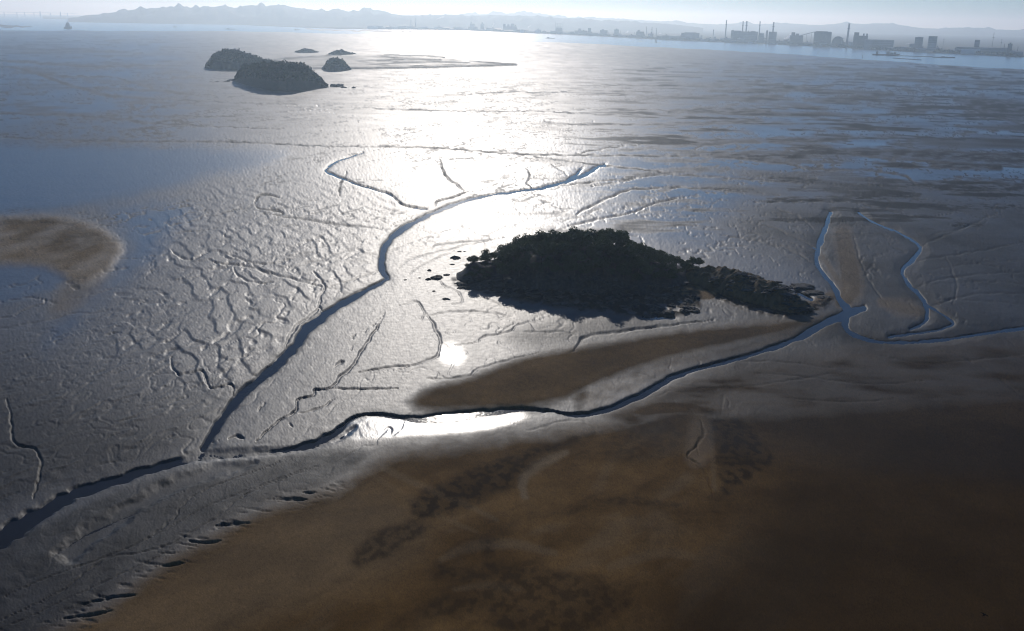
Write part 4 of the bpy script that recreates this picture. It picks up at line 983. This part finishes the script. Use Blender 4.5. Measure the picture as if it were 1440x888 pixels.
def block(px0, px1, ytop, label, setback=250, mat=None, steps=(), depth=None, roof=(), name='factory_block', cat='factory block', group=None, windows=True):
    """main hall from px0 to px1; steps: (px0, px1, ytop) higher or lower volumes in front/behind; roof: (px, ytop, wpx) stacks on top"""
    S = Site((px0 + px1) / 2, setback); c_ = S.px; m = S.m; mat = mat or M_GREY
    root = S.root(name, label, cat, group)
    dp = depth or (px1 - px0) * m * .7
    h = S.z(ytop)
    bm = bmesh.new(); bx(bm, (px0 - c_) * m, (px1 - c_) * m, 0, dp, -2, h); bm_obj('hall', bm, mat, root)
    bm = bmesh.new(); bx(bm, (px0 - c_) * m - .8, (px1 - c_) * m + .8, -.8, dp + .8, h + .003, h + 1.4); bm_obj('roof', bm, M_DARK, root)
    for (a, b, y) in steps:
        bm = bmesh.new(); bx(bm, (a - c_) * m, (b - c_) * m, dp * .12, dp * .8, h + 1.41, S.z(y)); bm_obj('roof_house', bm, mat, root)
    for (x, y, w_) in roof:
        bm = bmesh.new(); cyl(bm, (x - c_) * m, dp * .4, h + 1.41, S.z(y), w_ * m * .5, w_ * m * .45); bm_obj('flue', bm, M_DARK, root)
    if windows and h > 14:
        bm = bmesh.new(); n = max(2, int(h / 12))
        for k in range(n):
            z = h * (k + .6) / (n + .3); bx(bm, (px0 - c_) * m * .9, (px1 - c_) * m * .9, -.35, -.003, z, z + 2.2)
        bm_obj('window_band', bm, M_DARK, root)
    return root
block(1037, 1068, 45, 'long grey boiler house under the pair of tall chimneys', 200, M_GREY, [(1038.5, 1046, 43.8), (1059, 1065, 44)], roof=[(1056, 43.5, 1.2)])
block(1031.8, 1036.2, 43.5, 'narrow grey tower block at the left end of the boiler house', 180, M_GREY, [(1033, 1035, 42.5)])
block(1072.5, 1078.5, 47.5, 'squat grey block between boiler house and the dark chimney', 180, M_GREY); block(1081.5, 1083.8, 43.5, 'thin steel tower beside the squat grey block', 190, M_DARK, roof=[(1082.6, 42.4, .6)])
block(1086, 1096, 45.3, 'tall narrow block carrying the dark chimney', 170, M_GREY)
block(1117, 1133.5, 50.5, 'dark stepped plant building right of the white steam', 120, M_DARK, [(1118.5, 1123, 46), (1124, 1128, 47.7)], roof=[(1130, 49.5, 1)])
block(1207.5, 1225, 51, 'dark plant block with twin stacks right of the leaning chimney', 120, M_DARK, [(1208, 1214, 46)], roof=[(1219.7, 47.5, 2.2), (1223.7, 47.5, 2.0)])
block(1225.5, 1261, 56.8, 'long low grey warehouse right of the twin-stack block', 130, M_GREY)
block(1295, 1304.5, 53.2, 'lone square building, smaller of two on the right shore', 300, M_GREY, [(1298, 1302, 52.4)]); block(1314, 1324.3, 51.8, 'lone square building, taller of two on the right shore', 280, M_CONC)
block(1380, 1386, 57, 'small square tower block far along the right shore', 350, M_GREY); block(1428, 1433, 62.5, 'dark headframe building at the right end of the shore', 120, M_DARK, [(1429.5, 1431.5, 60.5)])
block(1362, 1420, 68, 'long low dark warehouse on the right shore', 260, M_GREY); block(962, 986, 47, 'wide rounded storage shed left of the power station', 300, M_GREY, [(966, 982, 46)], windows=False)
block(708.5, 727, 37.5, 'hazy cluster of plant halls with ragged roof below the hills', 300, M_GREY, [(708.6, 712, 34), (714, 717, 34.6), (719, 723, 33.5), (724, 726, 35.5)])
block(810, 827, 43.5, 'pale hazy mill hall with small tower, left of the works', 250, M_GREY, [(815, 819, 40.5), (821, 823, 42)]); block(828.4, 832.6, 40, 'hazy square tower beside the pale mill hall', 260, M_GREY)
block(866, 872, 42, 'hazy block with peaked roof house in the distant works', 250, M_GREY, [(868, 870, 40.5)]); block(897.5, 908, 45, 'hazy stepped hall left of the three faint chimneys', 240, M_GREY, [(899, 902, 42.5)])
block(846, 856, 43, 'hazy low hall with roof vents between two works', 260, M_GREY, [(848, 851, 41.5)]); block(661, 667.5, 34, 'faint hazy twin tower block below the ridge', 500, M_GREY, [(662, 663.5, 31)]); block(676, 681, 34, 'faint hazy tower block right of the twin one', 500, M_GREY, [(677.5, 679.5, 31.5)])

# arched shed, hall with sloping conveyor, frame tower, water tower
S = Site(1162, 140); root = S.root('factory_hall', 'big dark hall with long sloping conveyor running down from its roof', 'factory hall'); m_ = S.m; h = S.z(45.2)
bm = bmesh.new(); bx(bm, -10.8 * m_, 11 * m_, 0, 45, -2, h); bm_obj('hall', bm, M_DARK, root)
bm = bmesh.new(); bx(bm, -9 * m_, 6 * m_, 5, 40, h + .003, h + 4); bx(bm, 6.3 * m_, 10 * m_, 5, 40, h + .003, h + 1.6); bm_obj('roof', bm, M_GREY, root)
bm = bmesh.new(); tube(bm, [(-29 * m_, 8, S.z(51.5)), (-10.8 * m_, 8, h - 1.5)], [2.2, 2.2], 4); bm_obj('conveyor', bm, M_GREY, root)
for k in range(3):
    bm = bmesh.new(); x_ = (-26 + k * 6) * m_; bx(bm, x_ - .8, x_ + .8, 7, 9, -2, S.z(51.5) + (x_ / m_ + 29) / 18.2 * (h - 1.5 - S.z(51.5)) - 2.4); bm_obj('conveyor_leg', bm, M_DARK, root)
S = Site(1184.5, 140); root = S.root('storage_shed', 'dark arch-roofed storage shed left of the leaning chimney', 'shed'); m_ = S.m; h = S.z(51.5)
bm = bmesh.new(); n_ = 14; ring = [(7.5 * m_ * math.cos(math.pi * k / n_), h * math.sin(math.pi * k / n_) ** .6 if 0 < k < n_ else -1) for k in range(n_ + 1)]
f_ = [bm.verts.new((x, 0, z)) for x, z in ring]; b_ = [bm.verts.new((x, 60, z)) for x, z in ring]
for k in range(n_): bm.faces.new((f_[k], f_[k + 1], b_[k + 1], b_[k]))
bm.faces.new(f_); bm.faces.new(list(reversed(b_))); bm_obj('vault', bm, M_DARK, root)
bm = bmesh.new(); bx(bm, 4.5 * m_, 5.5 * m_, -3, -.02, -1, h * .8); bx(bm, 4.5 * m_, 7.8 * m_, -3, -.02, h * .8 + .003, h * .86); bm_obj('gantry', bm, M_CONC, root)
S = Site(787.5, 300); root = S.root('frame_tower', 'hazy open steel frame tower with two tall corner masts', 'tower'); m_ = S.m; h = S.z(33.2)
for k, x in enumerate((-5, -2, 2, 5)):
    bm = bmesh.new(); bx(bm, x * m_ - 1.2, x * m_ + 1.2, -1.2, 1.2, -1, S.z(30.6) if k in (0, 3) else h); bm_obj('mast', bm, M_GREY, root)
for k in range(4):
    bm = bmesh.new(); bx(bm, -5 * m_ + 1.21, 5 * m_ - 1.21, .2, 1.0, h * (k + 1) / 4.2 - 1.5, h * (k + 1) / 4.2 + 1.5); bm_obj('beam', bm, M_GREY, root)
bm = bmesh.new(); bx(bm, -4 * m_, 4 * m_, 1.3, 12, -1, h * .6); bm_obj('core', bm, M_GREY, root)
S = Site(1006.5, 260); root = S.root('water_tower', 'hazy water tower with wide head, left of the slim apart chimney', 'water tower'); m_ = S.m; h = S.z(42)
bm = bmesh.new(); cyl(bm, 0, 0, -1, h - 9, 3.2, 2.4); bm_obj('shaft', bm, M_CONC, root)
bm = bmesh.new(); tube(bm, [(0, 0, h - 9), (0, 0, h - 6), (0, 0, h - 1), (0, 0, h)], [2.6, 4.6, 4.6, 3], 12); bm_obj('tank', bm, M_CONC, root)
for x, yt, lab in [(1335, 54.5, 'thin lattice mast right of the taller square building'), (1417.5, 55, 'thin lattice mast beyond the long low dark warehouse'), (1405, 46, 'tallest thin mast, on the skyline above the right shore')]:
    S = Site(x, 500); root = S.root('mast', lab, 'mast'); h = S.z(yt)
    bm = bmesh.new(); tube(bm, [(0, 0, -1), (0, 0, h)], [1.0, .5], 6); bm_obj('pole', bm, M_DARK, root)
    for k in (.75, .92):
        bm = bmesh.new(); bx(bm, -.035 * h - 2, .035 * h + 2, -.4, .4, h * k - .6, h * k + .6); bm_obj('cross_arm', bm, M_DARK, root)
# low works buildings strung along the shore
rb = random.Random(9)
spans = [(522, 700, .9, 300), (700, 960, 1.0, 200), (960, 1120, 1.1, 120), (1120, 1440, 1.0, 120)]
words = [('grey', M_GREY), ('dark', M_DARK), ('pale', M_CONC)]
n_b = 0
x = 524.0
while x < 1442:
    w_ = rb.uniform(3.5, 13); sb = rb.choice([60, 120, 220, 420, 800]); hpx = rb.uniform(1.2, 4.4) * (1.15 if x > 900 else .85)
    wd, mt = rb.choice(words)
    S0 = Site(x + w_ / 2, sb); yb = 444 - 0  # base row of this site
    hh = hpx * S0.m
    root = S0.root('works_building', f'small {wd} works building in the hazy line along the far shore', 'building', f'{wd} works buildings along the far shore')
    bm = bmesh.new(); W2 = w_ * S0.m * .5; D_ = rb.uniform(20, 60)
    bx(bm, -W2, W2, 0, D_, -2, hh); bm_obj('walls', bm, mt, root)
    bm = bmesh.new(); rt = hh + rb.uniform(2, 6)
    v = [bm.verts.new(q) for q in ((-W2 - 1, -1, hh + .003), (W2 + 1, -1, hh + .003), (W2 + 1, D_ + 1, hh + .003), (-W2 - 1, D_ + 1, hh + .003), (-W2 - 1, D_ * .5, rt), (W2 + 1, D_ * .5, rt))]
    for f in ((3, 2, 1, 0), (0, 1, 5, 4), (2, 3, 4, 5), (1, 2, 5), (3, 0, 4)): bm.faces.new([v[i] for i in f])
    bm_obj('roof', bm, mt, root)
    if rb.random() < .45:
        bm = bmesh.new(); q_ = rb.uniform(-.6, .4) * W2; bx(bm, q_, q_ + W2 * .35, D_ * .35, D_ * .65, hh * .8, rt + rb.uniform(3, 14)); bm_obj('roof_house', bm, mt, root)
    if rb.random() < .35:
        bm = bmesh.new(); cyl(bm, rb.uniform(-.8, .8) * W2, D_ * .5, hh * .5, rt + rb.uniform(8, 30), 1.8, 1.3, 8); bm_obj('flue', bm, M_DARK, root)
    x += w_ * rb.uniform(.55, 1.25); n_b += 1
for x_, yt, w_, lab in [(1060, 59.2, 7, 'bright white-roofed quay shed below the boiler house'), (1092.5, 60.5, 8, 'pale-roofed quay shed below the dark chimney'), (1375, 69.5, 22, 'long pale roof catching light on the right shore'), (735, 42, 6, 'pale shed in the hazy works below the hills'), (757, 43, 7, 'second pale shed, right of the pale one in the hazy works'), (523, 37.5, 14, 'pale reclaimed quay strip with sheds at the left works')]:
    block(x_ - w_ / 2, x_ + w_ / 2, yt, lab, 20, M_PALE, name='quay_shed', cat='shed', depth=25, windows=False)
# tree belts on the shore
def belt(px0, px1, hpx, setback, label, seed):
    rng = np.random.default_rng(seed); n = int((px1 - px0) * 26); P = []
    for u in rng.uniform(px0, px1, n):
        S_ = Site(u, setback + rng.uniform(0, 90)); e = min(1, min(u - px0, px1 - u) / 4)
        P.append((S_.p[0], S_.p[1], BASE + rng.uniform(0, 1) ** .6 * hpx * S_.m * e * (.6 + .6 * abs(noise(np.array([u * .3]), np.array([.5]), seed)[0]))))
    V, Q = leaf_quads(np.array(P), 8, .4, rng)
    o = quad_mesh('tree_belt', V, Q, M_HILL, None, False); tag(o, label, 'trees', kind='stuff')
belt(1262, 1300, 5, 60, 'dark tree belt on the shore between warehouse and square buildings', 301); belt(1322, 1445, 4.2, 40, 'dark tree belt under the right shore buildings', 302); belt(940, 1030, 3, 60, 'hazy tree belt left of the power station', 303)
belt(780, 945, 2.4, 60, 'hazy tree belt below the distant works', 304); belt(530, 780, 2.0, 80, 'very hazy tree belt along the hill shore', 305); belt(1100, 1265, 3, 30, 'dark tree belt on the quay below the conveyor hall', 306)

# ------------------------------------------------------------------ steam plumes
M_STEAM = bpy.data.materials.new('white_steam'); M_STEAM.use_nodes = True
t_ = M_STEAM.node_tree; t_.nodes.remove(t_.nodes['Principled BSDF'])
vs_ = t_.nodes.new('ShaderNodeVolumePrincipled'); vs_.inputs['Color'].default_value = (1, 1, 1, 1); vs_.inputs['Absorption Color'].default_value = (1, 1, 1, 1)
vs_.inputs['Density'].default_value = .045; vs_.inputs['Anisotropy'].default_value = .3
t_.links.new(vs_.outputs[0], t_.nodes['Material Output'].inputs['Volume'])
def steam(px, ys, ye, dx, w0, w1, setback, seed, label):
    S_ = Site(px, setback); bm = bmesh.new(); rg = random.Random(seed); n = 26
    for k in range(n):
        t = k / (n - 1); r = (w0 + (w1 - w0) * t) * S_.m * .5 * rg.uniform(.6, 1.1)
        mt = Matrix.Translation(Vector(((dx * t + rg.uniform(-.25, .25) * w1) * S_.m, rg.uniform(-1, 1) * r, S_.z(ys) + (S_.z(ye) - S_.z(ys)) * t + rg.uniform(-.3, .3) * r)))
        bmesh.ops.create_icosphere(bm, subdivisions=2, radius=r, matrix=mt)
    from mathutils import noise as mn
    for v in bm.verts: v.co += v.normal * 0 + Vector(mn.noise_vector(v.co * .08)) * 2.5
    o = bm_obj('steam', bm, M_STEAM, None, True); o.location = S_.p; o.rotation_euler = (0, 0, S_.rz)
    tag(o, label, 'steam', kind='stuff')
steam(1108.5, 55.5, 48, 9, 2.0, 4.5, 150, 1, 'bright white steam plume beside the dark stepped plant')
steam(613, 27.5, 23.5, 10, 1.0, 2.6, 700, 2, 'faint steam drifting right over the hazy hill shore'); steam(881.5, 47, 44.5, 3.5, 1.0, 1.8, 260, 3, 'small steam puff in the hazy works left of the three chimneys')
steam(1281, 62.5, 61, 6, .8, 1.5, 200, 4, 'thin white wisp left of the two square buildings'); steam(693, 38, 33.5, 1.5, 1, 2.2, 350, 5, 'faint puff left of the hazy ragged plant halls'); steam(743, 39.5, 36.5, 3, .8, 1.6, 320, 6, 'faint puff above the pale sheds in the hazy works')
steam(929, 48, 46.8, 3, .8, 1.5, 240, 7, 'tiny puff right of the three faint chimneys')

# ------------------------------------------------------------------ vessels and marks on the water
class Spot(Site):
    def __init__(s, px, y):
        g_ = ground(px, y, WATER_Z); s.d = math.hypot(g_[0], g_[1]); s.px = px
        s.p = (g_[0], g_[1], WATER_Z); s.rz = -math.atan2(g_[0], g_[1]); s.m = math.hypot(s.d, H) / FPX
    def z(s, y): return at_dist(s.px, y, s.d)[2] - WATER_Z
def hull(bm, L, B, h, rake=.08):
    n = 12; lo, up = [], []
    for sgn in (1, -1):
        for k in range(n + 1):
            t = k / n if sgn > 0 else 1 - k / n
            w_ = B * .5 * (min(1, (t + .12) * 5) ** .6) * (1 - max(0, (t - .75) / .25) ** 2 * .96)
            x_ = -L / 2 + L * t
            lo.append(bm.verts.new((x_ * (1 - rake), sgn * w_ * .85, -1.5))); up.append(bm.verts.new((x_, sgn * w_, h + (h * .35 if t > .9 else 0))))
    N = len(lo)
    for k in range(N): bm.faces.new((lo[k], lo[(k + 1) % N], up[(k + 1) % N], up[k]))
    bm.faces.new(up); bm.faces.new(list(reversed(lo)))
S = Spot(1245.5, 78.2); root = S.root('dredger', 'dark dredging vessel with clustered deckhouses moored in the right-hand channel', 'ship'); m_ = S.m
bm = bmesh.new(); hull(bm, 34 * m_, 5 * m_, 1.6 * m_); bm_obj('hull', bm, M_RUST, root)
for a, b, zt_, nm in [(-12, -9.5, 4.6, 'bow_house'), (.5, 4.5, 4.6, 'bridge_house'), (4.8, 9, 3.6, 'engine_house'), (9.3, 12.5, 4.2, 'stern_house')]:
    bm = bmesh.new(); bx(bm, a * m_, b * m_, -1.6 * m_, 1.6 * m_, 1.6 * m_ + .02, zt_ * m_); bm_obj(nm, bm, M_DARK, root)
for x_, zt_ in [(-11, 6), (3, 6.2), (13.5, 7), (16, 6.4)]:
    bm = bmesh.new(); tube(bm, [(x_ * m_, 0, 1.6 * m_), (x_ * m_ + (1.5 if x_ > 10 else 0) * m_, 0, zt_ * m_)], [.22 * m_, .14 * m_], 6); bm_obj('mast', bm, M_DARK, root)
bm = bmesh.new(); tube(bm, [(-11 * m_, 0, 4.9 * m_), (-6 * m_, 0, 2.2 * m_)], [.18 * m_, .15 * m_], 6); bm_obj('derrick', bm, M_DARK, root)
S = Spot(1327, 81.5); root = S.root('barge', 'long low barge with small crane right of the dredging vessel', 'barge'); m_ = S.m
bm = bmesh.new(); hull(bm, 27 * m_, 5 * m_, .9 * m_); bm_obj('hull', bm, M_DARK, root)
bm = bmesh.new(); bx(bm, -3 * m_, 1.5 * m_, -m_, m_, .9 * m_ + .02, 1.7 * m_); bm_obj('deckhouse', bm, M_DARK, root)
bm = bmesh.new(); tube(bm, [(2 * m_, 0, .9 * m_), (6 * m_, 0, 3.6 * m_)], [.2 * m_, .12 * m_], 6); bm_obj('crane_jib', bm, M_DARK, root)
def pipeline(a, b, label, n=14):
    A_, B_ = ground(*a, WATER_Z), ground(*b, WATER_Z); root = tag(empty('floating_pipeline', A_), label, 'pipeline')
    pts = [Vector((A_ + (B_ - A_) * t)) - Vector(A_) + Vector((0, 6 * math.sin(t * 7), .8)) for t in np.linspace(0, 1, n)]
    bm = bmesh.new(); tube(bm, pts, [2.0] * n, 6); bm_obj('pipe', bm, M_DARK, root)
    for p in pts[1:-1]:
        bm = bmesh.new(); bx(bm, p.x - 3, p.x + 3, p.y - 4, p.y + 4, -.8, .9); bm_obj('float', bm, M_RUST, root)
pipeline((1263, 78.9), (1313, 80.6), 'floating pipeline trailing from dredging vessel to the long low barge'); pipeline((1256, 82.2), (1296, 85), 'nearer floating pipeline off the mudflat edge, below the dredging vessel')
S = Spot(95.5, 40.8); root = S.root('tugboat', 'small dark ship with stacked wheelhouse on pale water at far left', 'ship'); m_ = S.m
bm = bmesh.new(); hull(bm, 9.5 * m_, 4 * m_, 2.2 * m_, .03); bm_obj('hull', bm, M_DARK, root)
bm = bmesh.new(); bx(bm, -2.6 * m_, 2.6 * m_, -m_, m_, 2.2 * m_ + .02, 5.2 * m_); bm_obj('deckhouse', bm, M_GREY, root)
bm = bmesh.new(); bx(bm, -1.7 * m_, 2 * m_, -.8 * m_, .8 * m_, 5.2 * m_ + .02, 7.4 * m_); bm_obj('wheelhouse', bm, M_GREY, root)
bm = bmesh.new(); tube(bm, [(.4 * m_, 0, 7.4 * m_), (.4 * m_, 0, 9 * m_)], [.2 * m_, .12 * m_], 6); bm_obj('mast', bm, M_DARK, root)
for px, y, w_, lab in [(246, 38.6, 5, 'tiny distant boat below the far left hills'), (323.5, 41.6, 14, 'low flat boat with cabin on the bright strait under the hills'), (417.5, 42.6, 8, 'small boat with raised cabin near the end of the mud edge'), (773.5, 54.4, 13, 'long low cargo barge alone in the glare off the works')]:
    S = Spot(px, y); root = S.root('boat', lab, 'boat'); m_ = S.m
    bm = bmesh.new(); hull(bm, w_ * m_, 2.4 * m_, .6 * m_); bm_obj('hull', bm, M_DARK, root)
    bm = bmesh.new(); bx(bm, -w_ * .3 * m_, -w_ * .08 * m_, -.7 * m_, .7 * m_, .6 * m_ + .02, 1.6 * m_); bm_obj('cabin', bm, M_GREY, root)
    bm = bmesh.new(); tube(bm, [(w_ * .1 * m_, 0, .6 * m_), (w_ * .1 * m_, 0, 2.2 * m_)], [.14 * m_, .09 * m_], 6); bm_obj('mast', bm, M_DARK, root)
S = Spot(922.3, 60.2); root = S.root('beacon', 'twin-posted channel beacon standing on a low bar in pale water', 'beacon'); m_ = S.m
bm = bmesh.new(); bx(bm, -3 * m_, 3 * m_, -20, 20, -2, .5); bm_obj('plinth', bm, M_DARK, root)
for x_ in (-.9, .9):
    bm = bmesh.new(); cyl(bm, x_ * m_, 0, .503, 4.2 * m_, .55 * m_, .4 * m_); bm_obj('post', bm, M_DARK, root)
for px, y, lab in [(1212.6, 81.5, 'thin channel marker post at the mudflat edge left of the dredging vessel'), (1150, 75.8, 'thin channel marker post at the mudflat edge below the conveyor hall')]:
    S = Spot(px, y); root = S.root('marker_post', lab, 'marker'); m_ = S.m
    bm = bmesh.new(); cyl(bm, 0, 0, -3, 3.0 * m_, .35 * m_, .25 * m_); bm_obj('post', bm, M_DARK, root)
    bm = bmesh.new(); cyl(bm, 0, 0, 3.0 * m_, 3.7 * m_, .5 * m_, .1 * m_); bm_obj('topmark', bm, M_DARK, root)

# ------------------------------------------------------------------ the long bridge, far left
A_ = ground(-70, 23.2, WATER_Z); B_ = ground(110, 26.2, WATER_Z)
zd = at_dist(50, 17.6, np.hypot(*ground(50, 24.6)[:2]))[2]
root = tag(empty('bridge', (A_ + B_) / 2), 'long faint grey bridge on piers across the hazy water at far left', 'bridge')
mid = (A_ + B_) / 2; L_ = np.linalg.norm(B_ - A_); an = math.atan2(B_[1] - A_[1], B_[0] - A_[0]); root.rotation_euler = (0, 0, an)
bm = bmesh.new(); bx(bm, -L_ / 2, L_ / 2, -14, 14, zd - 5, zd); bm_obj('deck', bm, M_GREY, root)
for px in (-40, -15, 5, 23, 34, 47, 56, 71, 85, 95):
    t = (px + 70) / 180 - .5; big = px in (56, 85)
    bm = bmesh.new(); r_ = 9 if big else 5
    bx(bm, t * L_ - r_, t * L_ + r_, -9, 9, -2, zd - 5.003); bm_obj('pier', bm, M_GREY, root)
    if big:
        bm = bmesh.new(); bx(bm, t * L_ - 5, t * L_ + 5, -16.5, -14.003, zd - 12, zd + 26); bx(bm, t * L_ - 5, t * L_ + 5, 14.003, 16.5, zd - 12, zd + 26); bm_obj('pylon', bm, M_GREY, root)

M_BIRD = simple_mat('dark_plumage', (.004, .004, .004), (.010, .009, .008), 5.0, .9, spec=.02)
# ------------------------------------------------------------------ one dark bird in flight, low right
bp = at_dist(1384.5, 865, 150.0)
root = tag(empty('bird', bp, .6), 'dark bird in flight over the brown sand at the lower right corner', 'bird')
bm = bmesh.new(); tube(bm, [(-.42, 0, 0), (-.25, 0, .02), (0, 0, .03), (.22, 0, .02), (.36, 0, .03), (.46, 0, .0)], [.02, .08, .11, .08, .05, .008], 8); bm_obj('body', bm, M_BIRD, root, True)
for sg in (1, -1):
    bm = bmesh.new()
    pr = [(.14, .06, .05), (.12, .32, .14), (.02, .62, .10), (-.12, .62, .09), (-.12, .32, .12), (-.14, .06, .04)]
    up = [bm.verts.new((x, y * sg, z + .012)) for x, y, z in pr]; dn = [bm.verts.new((x, y * sg, z - .012)) for x, y, z in pr]
    bm.faces.new(up); bm.faces.new(list(reversed(dn)))
    for k in range(6): bm.faces.new((up[k], dn[k], dn[(k + 1) % 6], up[(k + 1) % 6]))
    bm_obj('wing', bm, M_BIRD, root)
bm = bmesh.new(); v = [bm.verts.new(p) for p in ((-.38, .03, .02), (-.38, -.03, .02), (-.62, -.10, .02), (-.62, .10, .02), (-.38, .03, 0), (-.38, -.03, 0), (-.62, -.10, 0), (-.62, .10, 0))]
for f in ((0, 1, 2, 3), (7, 6, 5, 4), (0, 4, 5, 1), (1, 5, 6, 2), (2, 6, 7, 3), (3, 7, 4, 0)): bm.faces.new([v[i] for i in f])
bm_obj('tail', bm, M_BIRD, root)
